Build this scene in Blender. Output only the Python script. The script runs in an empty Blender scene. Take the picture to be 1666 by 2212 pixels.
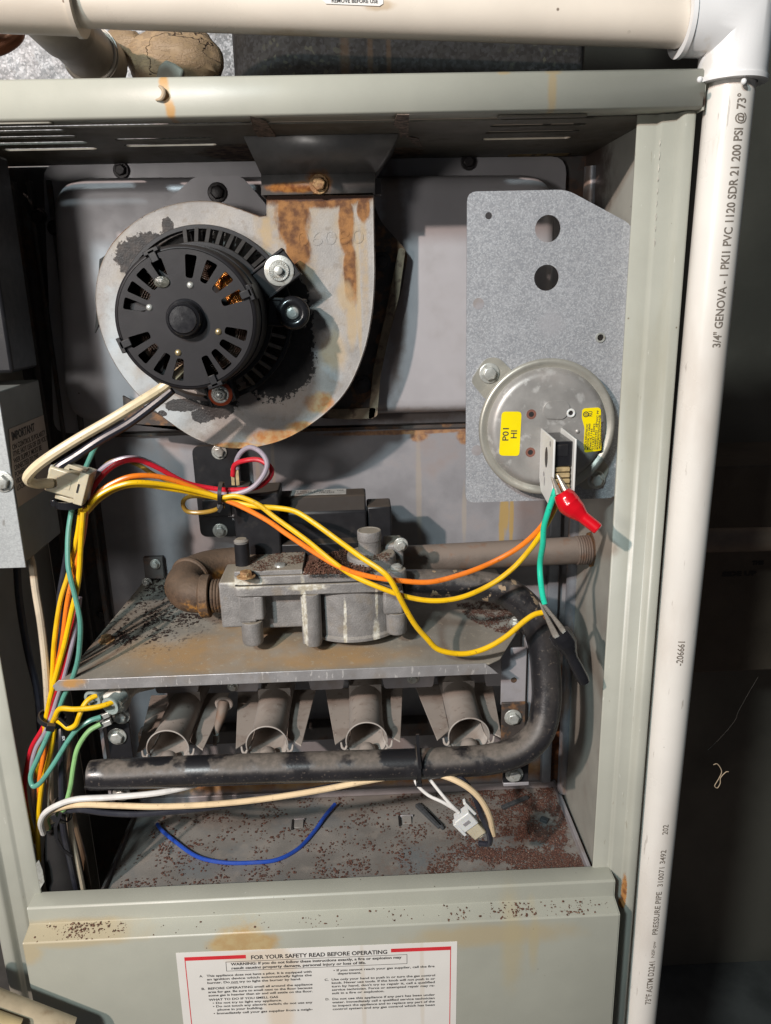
import bpy, bmesh, math, random
import numpy as np
from mathutils import Vector, Matrix, noise as mnoise
S = bpy.context.scene
COL = S.collection
rnd = random.Random(7)
R_ = math.radians

# ------------------------------------------------------------------ camera (scene built in mm, scaled to metres)
CAM = Vector((0, -480, 0))
def _rot(pit, yaw, roll):
    return Matrix.Rotation(yaw, 3, 'Z') @ Matrix.Rotation(math.pi/2 - pit, 3, 'X') @ Matrix.Rotation(roll, 3, 'Z')
CR = _rot(R_(16.085), R_(-1.786), R_(-1.386))
FPX = 1689.2
cd = bpy.data.cameras.new('camera'); cam = bpy.data.objects.new('camera', cd); COL.objects.link(cam)
cam.matrix_world = Matrix.Translation(CAM*0.001) @ CR.to_4x4()
cd.sensor_fit = 'VERTICAL'; cd.sensor_height = 36; cd.lens = 36*FPX/2212
cd.clip_start = 0.01; cd.clip_end = 50
S.camera = cam
S.view_settings.view_transform = 'Standard'; S.view_settings.look = 'None'
S.view_settings.exposure = 0.13
# ------------------------------------------------------------------ world: a dim basement
w = bpy.data.worlds.new('World'); S.world = w; w.use_nodes = True
w.node_tree.nodes['Background'].inputs[0].default_value = (0.75, 0.85, 1.0, 1)
w.node_tree.nodes['Background'].inputs[1].default_value = 0.046
# ------------------------------------------------------------------ the two work lamps held up on the left, plus an added fill
def lamp(name, loc, power, col, size, aim):
    l = bpy.data.lights.new(name, 'AREA'); l.shape = 'DISK'; l.size = size; l.energy = power; l.color = col
    o = bpy.data.objects.new(name, l); COL.objects.link(o)
    o.location = Vector(loc)*0.001
    o.rotation_euler = (Vector(aim)-Vector(loc)).to_track_quat('-Z', 'Y').to_euler()
    return o
lamp('warm_work_lamp', (-840, -1200, 610), 24.0, (1.0, 0.81, 0.72), 0.040, (80, 0, -480))
lamp('cool_work_lamp', (-600, -1220, 700), 15.0, (0.76, 0.95, 1.0), 0.130, (80, 0, -480))
lamp('added_fill_lamp', (-400, -660, 60), 1.25, (1.0, 0.96, 0.92), 0.12, (0, 0, -260))  # soft fill added to lift the shadows, not a lamp of the basement

# ------------------------------------------------------------------ pixel + depth -> point (mm)
def ray(u, v): return CR @ Vector(((u-833)/FPX, -(v-1106)/FPX, -1))
def P(u, v, Y):
    d = ray(u, v); return CAM + d*((Y-CAM.y)/d.y)
def PX(u, v, X):
    d = ray(u, v); return CAM + d*((X-CAM.x)/d.x)
def PZ(u, v, Z):
    d = ray(u, v); return CAM + d*((Z-CAM.z)/d.z)
SHN = Vector((0, -0.12, 1)); SHO = Vector((0, 5, -250))          # the sloping shelf plane
def shz(x, y): return -250 + 0.12*(y-5)
def PS(u, v, h=0):
    d = ray(u, v); return CAM + d*(((SHO+Vector((0, 0, h))-CAM).dot(SHN))/d.dot(SHN))
FZ = -453.0                                                       # floor of the burner compartment

# ------------------------------------------------------------------ materials
class N:
    def __init__(s, name):
        s.m = bpy.data.materials.new(name); s.m.use_nodes = True
        s.t = s.m.node_tree; s.b = s.t.nodes['Principled BSDF']; s._p = None
    def n(s, typ, **k):
        nd = s.t.nodes.new(typ)
        for a, v in k.items(): setattr(nd, a, v)
        return nd
    def set(s, sock, v):
        if hasattr(v, 'is_linked') or isinstance(v, bpy.types.NodeSocket): s.t.links.new(v, sock)
        else:
            if isinstance(v, (tuple, list)) and len(v) == 3 and sock.type == 'RGBA': v = (*v, 1)
            sock.default_value = v
    def math(s, op, a, b=0.0, c=None, clamp=False):
        nd = s.n('ShaderNodeMath', operation=op); nd.use_clamp = clamp
        s.set(nd.inputs[0], a); s.set(nd.inputs[1], b)
        if c is not None: s.set(nd.inputs[2], c)
        return nd.outputs[0]
    def vm(s, op, a, b=(0, 0, 0)):
        nd = s.n('ShaderNodeVectorMath', operation=op)
        s.set(nd.inputs[0], a); s.set(nd.inputs[1], b)
        return nd.outputs['Value'] if op == 'LENGTH' else nd.outputs[0]
    @property
    def pos(s):
        if s._p is None:
            g = s.n('ShaderNodeNewGeometry'); s.g = g
            s._p = s.vm('MULTIPLY', g.outputs['Position'], (1000, 1000, 1000))
        return s._p
    def noise(s, scale, detail=4, st=(1, 1, 1), rough=0.55, off=0):
        nd = s.n('ShaderNodeTexNoise')
        v = s.vm('MULTIPLY', s.pos, st)
        if off: v = s.vm('ADD', v, (off, off*1.3, off*.7))
        s.set(nd.inputs['Vector'], v); nd.inputs['Scale'].default_value = scale
        nd.inputs['Detail'].default_value = detail; nd.inputs['Roughness'].default_value = rough
        return nd.outputs['Fac']
    def step(s, v, lo, hi):
        nd = s.n('ShaderNodeMapRange'); nd.interpolation_type = 'SMOOTHSTEP'
        s.set(nd.inputs[0], v); nd.inputs[1].default_value = lo; nd.inputs[2].default_value = hi
        if lo > hi:
            nd.inputs[1].default_value = hi; nd.inputs[2].default_value = lo
            nd.inputs[3].default_value = 1; nd.inputs[4].default_value = 0
        return nd.outputs[0]
    def mix(s, f, a, b):
        nd = s.n('ShaderNodeMix', data_type='RGBA')
        s.set(nd.inputs[0], f); s.set(nd.inputs[6], a); s.set(nd.inputs[7], b)
        return nd.outputs[2]
    def mixf(s, f, a, b):
        nd = s.n('ShaderNodeMix', data_type='FLOAT')
        s.set(nd.inputs[0], f); s.set(nd.inputs[2], a); s.set(nd.inputs[3], b)
        return nd.outputs[0]
    def mask(s, d):
        k = d[0]
        if k == 'noise':
            _, sc, lo, hi = d[:4]; st = d[4] if len(d) > 4 else (1, 1, 1); det = d[5] if len(d) > 5 else 5
            off = d[6] if len(d) > 6 else 0
            return s.step(s.noise(sc, det, st, off=off), lo, hi)
        if k == 'blobs':                               # ellipsoidal stains with ragged edges: (centre, radii)
            _, bl, nsc, amp, soft = d[:5]; st = d[5] if len(d) > 5 else (1, 1, 1)
            cur = None
            for c, r in bl:
                v = s.vm('SUBTRACT', s.pos, tuple(c)); v = s.vm('DIVIDE', v, tuple(r)); l = s.vm('LENGTH', v)
                cur = l if cur is None else s.math('MINIMUM', cur, l)
            nn = s.noise(nsc, 6, st, rough=0.65)
            cur = s.math('ADD', cur, s.math('MULTIPLY', s.math('SUBTRACT', nn, 0.5), amp*2))
            return s.step(cur, 1+soft, 1-soft)
        if k == 'up':
            s.pos; sep = s.n('ShaderNodeSeparateXYZ'); s.t.links.new(s.g.outputs['Normal'], sep.inputs[0])
            return s.step(sep.outputs[2], d[1], d[2])
        if k == 'speck':                               # scattered small spots
            _, sc, size, lo, hi = d[:5]
            nd = s.n('ShaderNodeTexVoronoi'); s.set(nd.inputs['Vector'], s.pos); nd.inputs['Scale'].default_value = sc
            nd.inputs['Randomness'].default_value = 1
            sp = s.step(nd.outputs['Distance'], size, size*.6)
            return s.math('MULTIPLY', sp, s.step(s.noise(sc*.12, 3), lo, hi))
        if k == 'and': return s.math('MULTIPLY', s.mask(d[1]), s.mask(d[2]))
        if k == 'or': return s.math('MAXIMUM', s.mask(d[1]), s.mask(d[2]))
        if k == 'k': return s.math('MULTIPLY', s.mask(d[1]), d[2])
        if k == 'cell':
            nd = s.n('ShaderNodeTexVoronoi'); s.set(nd.inputs['Vector'], s.pos); nd.inputs['Scale'].default_value = d[1]
            sep = s.n('ShaderNodeSeparateColor'); s.t.links.new(nd.outputs['Color'], sep.inputs[0])
            return s.step(sep.outputs[0], d[2], d[3])

def mat(name, base, rough=0.5, metal=0.0, vary=(0.05, 0.12), fine=0.0, rv=0.12, bump=(0.3, 0.05), layers=(), spec=0.5, coat=0, trans=0, sss=0, wave=0):
    M = N(name)
    hi = tuple(min(1, c*(1+vary[1])) for c in base); lo = tuple(c*(1-vary[1]) for c in base)
    col = M.mix(M.step(M.noise(vary[0], 6), .3, .7), lo, hi)
    if fine:
        col = M.mix(M.math('MULTIPLY', M.step(M.noise(1.3, 3), .35, .65), fine), col, tuple(c*.6 for c in base))
    r = M.math('ADD', M.math('MULTIPLY', M.math('SUBTRACT', M.noise(vary[0]*3, 5, off=31), .5), rv*2), rough)
    me = metal; bm = M.math('MULTIPLY', M.noise(bump[0], 5), 1.0)
    if wave: bm = M.math('ADD', bm, M.math('MULTIPLY', M.noise(.022, 2, off=17), wave))
    for L in layers:
        f = M.mask(L['m'])
        if 'a' in L: f = M.math('MULTIPLY', f, L['a'])
        c = L['c']
        if 'c2' in L: c = M.mix(M.step(M.noise(L.get('s2', .25), 6, off=7), .35, .65), L['c'], L['c2'])
        col = M.mix(f, col, c)
        if 'r' in L: r = M.mixf(f, r, L['r'])
        if 'me' in L: me = M.mixf(f, me, L['me'])
        if 'h' in L: bm = M.math('ADD', bm, M.math('MULTIPLY', f, M.math('MULTIPLY', M.noise(.9, 4), L['h'])))
    M.set(M.b.inputs['Base Color'], col); M.set(M.b.inputs['Roughness'], r); M.set(M.b.inputs['Metallic'], me)
    M.b.inputs['Specular IOR Level'].default_value = spec
    if coat: M.b.inputs['Coat Weight'].default_value = coat; M.b.inputs['Coat Roughness'].default_value = .15
    if trans: M.b.inputs['Transmission Weight'].default_value = trans
    if sss:
        M.b.inputs['Subsurface Weight'].default_value = sss; M.b.inputs['Subsurface Radius'].default_value = (1, .8, .5)
        M.b.inputs['Subsurface Scale'].default_value = .002
    if bump[1]:
        bn = M.n('ShaderNodeBump'); bn.inputs['Strength'].default_value = min(1, bump[1]*4); bn.inputs['Distance'].default_value = 0.0006
        M.t.links.new(bm, bn.inputs['Height']); M.t.links.new(bn.outputs[0], M.b.inputs['Normal'])
    return M.m

RUST = (0.20, 0.075, 0.022); RUST2 = (0.42, 0.20, 0.06); DRUST = (0.05, 0.022, 0.014); DUST = (0.27, 0.235, 0.20)
OCHRE = (0.50, 0.30, 0.08)
def B(u, v, Y, ru, rv, ry=60):           # blob on a Y plane, radii given in picture units
    p = P(u, v, Y); a = P(u+ru, v, Y); b = P(u, v+rv, Y)
    return ((p.x, p.y, p.z), (max(.5, (a-p).length), ry, max(.5, (b-p).length)))
def BF(u, v, Z, ru, rv):                # blob on a horizontal plane
    p = PZ(u, v, Z); a = PZ(u+ru, v, Z); b = PZ(u, v+rv, Z)
    return ((p.x, p.y, p.z), ((a-p).length, (b-p).length, 30))
def BS(u, v, ru, rv):
    p = PS(u, v); a = PS(u+ru, v); b = PS(u, v+rv)
    return ((p.x, p.y, p.z), ((a-p).length, (b-p).length, 30))

GREEN = (0.385, 0.388, 0.335)
m_rail = mat('grey_green_paint_rail', GREEN, .42, 0, (.02, .05), bump=(1.2, .02), wave=9, spec=.5, layers=[
    dict(m=('blobs', [B(354, 178, -5, 10, 18), B(361, 208, -5, 8, 30), B(369, 238, -5, 10, 22)], .5, .25, .4), c=(.50, .27, .08), a=.85),
    dict(m=('blobs', [B(1188, 200, 0, 9, 60), B(1190, 160, 0, 16, 8), B(1085, 162, 0, 14, 5)], .25, .5, .5), c=(.55, .36, .12), a=.45),
    dict(m=('blobs', [B(1512, 225, 0, 3, 12)], .8, .6, .3), c=DRUST, r=.8),
    dict(m=('speck', .12, .05, .5, .6), c=(.10, .09, .07)), dict(m=('noise', .02, .55, .8), c=(.40, .39, .31), a=.4)])
m_post = mat('grey_green_paint', GREEN, .42, 0, (.015, .06), bump=(1.0, .02), wave=9, layers=[
    dict(m=('speck', .07, .05, .52, .6), c=(.12, .09, .05)),
    dict(m=('blobs', [B(1350, 1930, 0, 4, 34), B(1345, 1958, 0, 5, 10)], .8, .6, .25), c=RUST, c2=RUST2, r=.9),
    dict(m=('noise', .03, .54, .75, (1, 1, .2)), c=(.29, .275, .21), a=.45), dict(m=('noise', .35, .69, .72, (1, 1, .15)), c=(.22, .19, .14), a=.5), dict(m=('noise', .4, .70, .73, (1, 1, .3), 5, 8), c=(.55, .55, .5), a=.5)])
m_door = mat('grey_green_paint_door', (0.365, 0.37, 0.315), .42, 0, (.012, .06), bump=(1.0, .02), wave=10, layers=[
    dict(m=('blobs', [B(530, 2018, -12, 75, 26), B(520, 2035, -15, 30, 32), B(575, 2045, -15, 14, 32)], .10, .35, .22), c=(.46, .33, .14), c2=(.42, .26, .09), s2=.15, a=.8),
    dict(m=('blobs', [B(1050, 2000, -12, 170, 22), B(150, 2012, -12, 140, 14), B(62, 2050, -18, 30, 26)], .06, .55, .5), c=(.42, .33, .18), a=.6),
    dict(m=('blobs', [B(1105, 2040, -18, 22, 80), B(1152, 2030, -18, 10, 50)], .05, .6, .6), c=(.42, .36, .22), a=.6),
    dict(m=('speck', .1, .06, .52, .6), c=(.06, .04, .03)),
    dict(m=('noise', .5, .72, .76), c=(.6, .6, .55), a=.6)])
m_inner = mat('inner_grey_paint', (0.35, 0.345, 0.305), .42, .05, (.02, .10), bump=(.8, .02), layers=[
    dict(m=('noise', .035, .52, .75), c=(.29, .25, .22), a=.5),
    dict(m=('speck', .09, .06, .5, .6), c=(.08, .05, .03)),
    dict(m=('blobs', [B(1290, 430, 150, 60, 120), B(1262, 380, 150, 30, 90)], .09, .5, .3), c=DRUST, a=.9)])
m_back = mat('lower_back_panel_metal', (0.29, 0.285, 0.30), .42, .12, (.03, .14), fine=.12, bump=(1.3, .02), layers=[
    dict(m=('noise', .03, .50, .72), c=(.30, .24, .22), a=.55),
    dict(m=('blobs', [B(1084, 1140, 147, 6, 70), B(1092, 1110, 147, 8, 40), B(1105, 1120, 147, 5, 60)], .16, .35, .3), c=(.46, .30, .08), a=.8),
    dict(m=('blobs', [B(905, 942, 147, 20, 12), B(1003, 940, 147, 16, 18), B(860, 934, 147, 160, 5)], .2, .5, .3), c=RUST2, c2=RUST, a=.8),
    dict(m=('blobs', [B(590, 1000, 147, 4, 60), B(905, 1060, 147, 6, 110), B(1003, 1110, 147, 5, 60), B(560, 1060, 147, 5, 80)], .2, .3, .4), c=(.40, .34, .27), a=.5),
    dict(m=('blobs', [B(640, 1680, 147, 700, 24)], .09, .55, .4), c=(.30, .14, .05), c2=(.42, .26, .12), s2=.08, r=.8, me=0),
    dict(m=('blobs', [B(1210, 1560, 147, 60, 160)], .06, .6, .5), c=(.10, .05, .03), c2=RUST, r=.8, me=0)])
m_collector = mat('collector_box_paint', (0.42, 0.405, 0.42), .36, .12, (.02, .08), bump=(1.6, .02), wave=12, layers=[
    dict(m=('blobs', [B(850, 560, 115, 26, 260), B(870, 905, 115, 200, 22)], .12, .5, .35), c=(.16, .11, .08), a=.7),
    dict(m=('speck', .05, .04, .5, .6), c=(.08, .05, .03)),
    dict(m=('noise', .02, .5, .75), c=(.25, .23, .22), a=.5)])
def galv(name, base, lo, hi, sc=.5, rough=.42, metal=.55, layers=(), bump=(.6, .015), wave=0):
    return mat(name, base, rough, metal, (.04, .08), bump=bump, wave=wave, layers=[
        dict(m=('cell', sc, .1, .9), c=lo, a=.75), dict(m=('cell', sc*1.7, .5, .95), c=hi, a=.7), *layers])
m_plate = galv('spangled_galvanized_steel', (.36, .37, .39), (.26, .272, .295), (.50, .52, .54), .85, .45, .25, [
    dict(m=('blobs', [B(1190, 700, 35, 28, 26)], .3, .7, .4), c=(.38, .38, .40), a=.6)])
m_duct = galv('duct_galvanized_steel', (.22, .22, .225), (.10, .105, .11), (.42, .42, .43), .42, .5, .15, [
    dict(m=('noise', .4, .55, .7), c=(.16, .145, .12), a=.5), dict(m=('noise', .12, .56, .7), c=(.09, .09, .10), a=.7)], bump=(.3, .12), wave=25)
m_hood = galv('dark_galvanized_steel', (.085, .084, .082), (.055, .052, .05), (.11, .11, .115), .35, .42, .3, [
    dict(m=('blobs', [B(745, 120, 60, 10, 90), B(800, 120, 60, 6, 90), B(840, 120, 60, 5, 90)], .12, .4, .5), c=(.13, .085, .05), a=.55, me=0),
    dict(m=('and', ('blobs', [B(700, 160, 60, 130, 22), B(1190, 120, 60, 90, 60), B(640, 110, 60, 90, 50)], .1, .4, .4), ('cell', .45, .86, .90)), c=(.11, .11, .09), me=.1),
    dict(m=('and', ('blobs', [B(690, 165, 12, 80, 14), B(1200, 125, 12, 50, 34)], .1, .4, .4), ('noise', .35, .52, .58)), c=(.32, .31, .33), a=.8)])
m_housing = mat('blower_housing_paint', (0.33, 0.315, 0.30), .46, .2, (.05, .2), fine=.3, bump=(1.2, .05), wave=6, layers=[
    dict(m=('noise', .05, .48, .68), c=(.27, .235, .19), a=.6), dict(m=('noise', .18, .54, .66), c=(.22, .19, .16), a=.5),
    dict(m=('noise', .035, .57, .68, (1, 1, 1), 5, 13), c=(.36, .42, .46), a=.5),
    dict(m=('blobs', [B(262, 760, 65, 30, 120), B(350, 905, 65, 60, 30)], .06, .5, .4), c=(.50, .60, .66), a=.35),
    # rust below the transition collar and run-off streaks
    dict(m=('blobs', [B(690, 425, 65, 130, 30), B(632, 480, 65, 46, 80), B(645, 560, 65, 34, 60), B(748, 490, 65, 24, 90), B(757, 620, 65, 20, 90), B(787, 560, 65, 8, 120), B(575, 500, 65, 22, 50)], .12, .5, .5, (1, 1, .5)), c=(.36, .26, .14), c2=(.30, .25, .20), a=.65, r=.6),
    dict(m=('blobs', [B(690, 425, 65, 125, 24), B(632, 470, 65, 36, 62), B(645, 540, 65, 26, 46), B(748, 480, 65, 16, 80), B(757, 590, 65, 15, 70), B(785, 450, 65, 15, 30)], .17, .45, .18, (1, 1, .45)),
         c=(.11, .045, .018), c2=(.30, .14, .045), s2=.14, r=.8, me=0, h=3),
    dict(m=('blobs', [B(690, 421, 65, 128, 13)], .2, .4, .2), c=(.07, .035, .025), r=.8, me=0, h=1),
    dict(m=('blobs', [B(760, 690, 65, 10, 60), B(745, 640, 65, 22, 30), B(722, 760, 65, 26, 40), B(775, 640, 65, 5, 120), B(575, 500, 65, 12, 30)], .12, .7, .35, (1, 1, .5)), c=(.42, .31, .17), a=.55, r=.7),
    dict(m=('blobs', [B(620, 945, 65, 80, 18), B(660, 925, 65, 44, 14), B(500, 966, 65, 70, 10), B(690, 870, 65, 30, 22)], .15, .5, .3), c=(.40, .17, .05), c2=(.45, .30, .14), r=.75, me=0),
    dict(m=('blobs', [B(610, 860, 65, 70, 40)], .06, .5, .4), c=(.48, .40, .34), a=.5),
    # the flaked black paint around the motor
    dict(m=('blobs', [B(585, 715, 65, 92, 150), B(470, 845, 65, 46, 60), B(600, 780, 65, 80, 75), B(395, 875, 65, 40, 14)], .35, .34, .02), c=(.016, .015, .015), c2=(.028, .025, .024), r=.55, me=0, h=3),
    dict(m=('blobs', [B(330, 555, 65, 82, 52), B(400, 522, 65, 70, 24), B(362, 490, 65, 13, 22)], .35, .36, .03), c=(.020, .018, .018), c2=(.05, .04, .035), r=.55, me=0, h=3),
    dict(m=('blobs', [B(438, 898, 65, 24, 16), B(350, 893, 65, 10, 7), B(262, 560, 65, 6, 12), B(640, 640, 65, 26, 40)], .35, .5, .05), c=(.022, .02, .02), r=.5, me=0, h=3)])
m_housing_side = mat('blower_housing_side', (0.16, 0.14, 0.125), .5, .2, (.05, .2), layers=[
    dict(m=('noise', .07, .5, .62), c=RUST, c2=DRUST, a=.8, me=0)])
m_motor = mat('black_textured_enamel', (0.013, 0.012, 0.014), .5, 0, (.08, .15), bump=(1.8, .035), spec=.3, layers=[
    dict(m=('noise', .03, .5, .8), c=(.028, .026, .026), a=.5), dict(m=('up', .3, 1), c=(.06, .052, .045), a=.4)])
m_black = mat('black_plastic', (0.014, 0.014, 0.016), .42, 0, (.06, .15), bump=(1.5, .02), spec=.35, layers=[
    dict(m=('up', .5, .95), c=(.13, .10, .075), a=.5, r=.8), dict(m=('noise', .09, .58, .7), c=(.04, .036, .033), a=.5)])
m_blackgloss = mat('glossy_black_rubber', (0.012, 0.012, 0.014), .22, 0, (.1, .1), bump=(.8, .01), spec=.6)
m_void = mat('dark_recess', (0.012, 0.011, 0.011), .7, 0)
m_pipe = mat('black_iron_pipe', (0.020, 0.019, 0.021), .30, 0, (.1, .2), bump=(.7, .03), spec=.6, layers=[
    dict(m=('and', ('up', .1, .8), ('noise', .05, .36, .52)), c=(.15, .125, .105), c2=(.10, .085, .07), r=.8, a=.92),
    dict(m=('noise', .5, .60, .68), c=(.17, .135, .105), r=.85, a=.35),
    dict(m=('and', ('noise', .14, .62, .64, (1, 1, 1), 5, 3), ('blobs', [B(1040, 1258, 30, 190, 60)], .1, .2, .3)), c=(.33, .24, .15), r=.8),
    dict(m=('blobs', [B(345, 1632, 5, 40, 10), B(430, 1642, 5, 28, 16), B(860, 1625, 5, 42, 14), B(590, 1622, 5, 60, 5), B(1160, 1420, 5, 10, 50), B(1150, 1500, 5, 9, 60)], .3, .35, .12), c=(.012, .012, .014), r=.35)])
m_brownpipe = mat('dusty_brown_pipe', (0.15, 0.12, 0.10), .6, .1, (.05, .15), fine=.3, bump=(.5, .06), layers=[
    dict(m=('up', .0, .8), c=(.24, .19, .155), a=.7, r=.9), dict(m=('noise', .08, .55, .7), c=RUST, a=.35)])
m_rustel = mat('rusty_iron_elbow', (0.10, 0.06, 0.036), .7, .1, (.12, .4), fine=.5, bump=(.6, .2), layers=[
    dict(m=('and', ('noise', .07, .45, .56), ('up', .35, -.4)), c=(.45, .21, .04), c2=(.22, .11, .035), s2=.3, a=.9),
    dict(m=('noise', .25, .58, .64), c=(.04, .025, .018), a=.7),
    dict(m=('up', .0, .8), c=(.14, .10, .07), a=.55)])
m_valve = mat('cast_aluminium', (0.25, 0.24, 0.232), .55, .15, (.09, .22), fine=.4, bump=(.9, .16), layers=[
    dict(m=('blobs', [B(658, 1330, 20, 6, 80), B(746, 1372, 20, 4, 30), B(746, 1325, 20, 3, 26), B(814, 1300, 20, 3, 50), B(814, 1378, 20, 7, 30), B(665, 1268, 20, 40, 7), B(530, 1260, 20, 40, 12)], .4, .5, .35), c=(.66, .65, .58), c2=(.40, .36, .27), s2=.3, r=.8, me=0, a=.95),
    dict(m=('noise', .06, .55, .7), c=(.24, .20, .15), a=.5, me=.1),
    dict(m=('up', .6, .95), c=(.27, .23, .17), a=.75, r=.9, me=0)])
m_shelf = mat('dusty_stained_shelf', (0.27, 0.245, 0.205), .55, .2, (.03, .18), fine=.25, bump=(1.2, .05), layers=[
    dict(m=('blobs', [BS(450, 1410, 200, 40), BS(690, 1420, 190, 24), BS(560, 1340, 90, 40)], .03, .5, .4), c=(.34, .21, .09), c2=(.28, .20, .12), s2=.06, a=.85, me=0, r=.8),
    dict(m=('noise', .02, .45, .7, (1, 1, 1), 5, 5), c=(.30, .30, .28), a=.6),
    dict(m=('noise', .25, .60, .68), c=(.36, .32, .25), a=.5, me=0),
    dict(m=('and', ('noise', .35, .58, .61), ('blobs', [BS(330, 1310, 160, 90)], .05, .4, .3)), c=(.03, .02, .018), me=0)])
m_shelfedge = mat('scratched_shelf_edge', (0.34, 0.33, 0.33), .42, .4, (.06, .15), fine=.2, bump=(1.2, .04), layers=[
    dict(m=('noise', .5, .62, .66, (1, .3, .3)), c=(.62, .6, .58), a=.7),
    dict(m=('blobs', [B(155, 1480, 0, 26, 10)], .2, .5, .4), c=(.40, .22, .08), me=0),
    dict(m=('noise', .05, .5, .7), c=(.26, .22, .18), a=.6)])
m_floor = mat('dusty_floor_plate', (0.25, 0.235, 0.215), .55, .2, (.025, .2), fine=.25, bump=(1.1, .04), layers=[
    dict(m=('noise', .018, .5, .66, (1, 1, 1), 5, 9), c=(.17, .19, .20), a=.7),
    dict(m=('noise', .06, .5, .7), c=(.33, .29, .25), a=.4, me=0),
    dict(m=('speck', .2, .25, .52, .6), c=(.11, .06, .04), a=.8, r=.9, me=0),
    dict(m=('and', ('blobs', [BF(1120, 1800, FZ, 170, 80), BF(1050, 1870, FZ, 230, 60)], .05, .5, .4), ('noise', .22, .50, .60)), c=(.12, .07, .05), c2=(.17, .11, .085), r=.95, me=0, a=.55)])
m_burner = mat('dusty_burner_steel', (0.37, 0.335, 0.305), .6, .1, (.04, .12), fine=.12, bump=(1.4, .03), layers=[
    dict(m=('up', .2, .9), c=(.30, .255, .22), a=.8, r=.9, me=0), dict(m=('noise', .05, .52, .68), c=(.22, .17, .14), a=.55), dict(m=('noise', .2, .60, .66), c=(.16, .12, .10), a=.45), dict(m=('speck', .1, .06, .45, .55), c=(.5, .46, .4), a=.7)])
m_strip = mat('burner_bracket_steel', (0.36, 0.345, 0.36), .5, .3, (.04, .1), fine=.1, bump=(1.4, .03), layers=[
    dict(m=('noise', .05, .52, .7), c=(.27, .23, .2), a=.6)])
m_bolt = mat('zinc_bolt', (0.50, 0.51, 0.48), .36, .5, (.2, .15), bump=(1.2, .05), layers=[dict(m=('noise', .3, .55, .68), c=(.28, .25, .19), a=.6)])
m_rbolt = mat('rusty_bolt', (0.30, 0.17, 0.08), .6, .2, (.2, .3), bump=(1, .12), layers=[dict(m=('noise', .3, .5, .6), c=(.50, .36, .18), a=.7)])
m_dbolt = mat('dark_bolt', (0.035, 0.03, 0.03), .4, .3, (.2, .3), bump=(1, .06))
m_rustbr = mat('rusty_bracket', (0.055, 0.045, 0.04), .6, .1, (.06, .3), fine=.2, bump=(1, .08), layers=[
    dict(m=('noise', .08, .48, .6), c=(.22, .11, .045), c2=(.12, .06, .03), a=.85)])
m_pvc = mat('white_pvc', (0.74, 0.71, 0.66), .30, 0, (.012, .05), bump=(.6, .008), spec=.5, sss=.0, layers=[
    dict(m=('speck', .05, .045, .5, .58), c=(.12, .09, .07)),
    dict(m=('noise', .025, .48, .75, (1, 1, .3)), c=(.52, .46, .40), a=.5), dict(m=('noise', .3, .66, .70, (1, 1, .12)), c=(.30, .26, .22), a=.5), dict(m=('noise', .06, .66, .74, (1, 1, .15)), c=(.45, .40, .34), a=.5)])
m_pvch = mat('yellowed_pvc', (0.70, 0.63, 0.54), .32, 0, (.015, .06), bump=(.6, .010), layers=[
    dict(m=('blobs', [B(600, 70, -13, 80, 12), B(820, 15, -13, 30, 10)], .1, .6, .4), c=(.46, .33, .19), a=.6),
    dict(m=('speck', .06, .07, .5, .58), c=(.14, .10, .07)),
    dict(m=('noise', .03, .5, .75, (.3, 1, 1)), c=(.55, .47, .38), a=.5)])
m_fit = mat('pvc_fitting', (0.74, 0.74, 0.74), .28, 0, (.02, .04), bump=(.6, .008), layers=[dict(m=('noise', .05, .62, .72), c=(.56, .50, .42), a=.4)])
m_ink = mat('grey_ink', (0.19, 0.165, 0.14), .6, 0, (.9, .3), bump=(1, 0))
m_black_ink = mat('black_ink', (0.035, 0.03, 0.03), .6, 0, bump=(1, 0))
m_white_ink = mat('white_ink', (0.6, 0.62, 0.65), .6, 0, bump=(1, 0))
m_paper = mat('aged_paper', (0.72, 0.70, 0.66), .55, 0, (.02, .04), bump=(.5, .01), layers=[
    dict(m=('blobs', [B(600, 2120, -20, 34, 130), B(560, 2065, -20, 70, 14), B(605, 2080, -20, 40, 30)], .06, .4, .35), c=(.66, .52, .36), a=.55),
    dict(m=('blobs', [B(785, 2140, -20, 5, 120), B(912, 2120, -20, 5, 120)], .05, .5, .4), c=(.62, .55, .45), a=.5)])
m_redprint = mat('red_print', (0.60, 0.03, 0.04), .5, 0, (.05, .08), bump=(1, 0))
m_sidepaper = mat('tan_paper', (0.46, 0.38, 0.31), .6, 0, (.04, .12), bump=(.6, .02))
m_silverpaper = mat('silver_label', (0.50, 0.49, 0.46), .45, .2, (.2, .15), bump=(1, 0))
m_yellowlab = mat('yellow_label', (0.82, 0.66, 0.0), .4, 0, (.05, .04), bump=(1, 0))
m_switch = mat('zinc_plated_switch', (0.34, 0.33, 0.315), .45, .4, (.05, .15), fine=.05, bump=(.5, .02), layers=[
    dict(m=('noise', .12, .56, .68), c=(.62, .62, .60), a=.5, r=.55), dict(m=('noise', .05, .5, .7, (1, 1, 1), 4, 5), c=(.36, .33, .31), a=.5)])
m_rim = mat('zinc_rim', (0.42, 0.41, 0.36), .4, .5, (.05, .15), bump=(.4, .02), layers=[dict(m=('noise', .1, .5, .7), c=(.40, .38, .33), a=.6, r=.5)])
m_whitepl = mat('white_plastic_bracket', (0.62, 0.62, 0.60), .4, 0, (.05, .05), bump=(1, .01))
m_nylon = mat('yellowed_nylon', (0.50, 0.45, 0.33), .35, 0, (.06, .08), bump=(1, .01), sss=.3)
m_whitenylon = mat('white_nylon', (0.62, 0.63, 0.62), .3, 0, (.06, .05), bump=(1, .01), sss=.3)
m_boot = mat('translucent_boot', (0.42, 0.50, 0.48), .2, 0, (.1, .1), bump=(1, .01), trans=.35)
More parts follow.
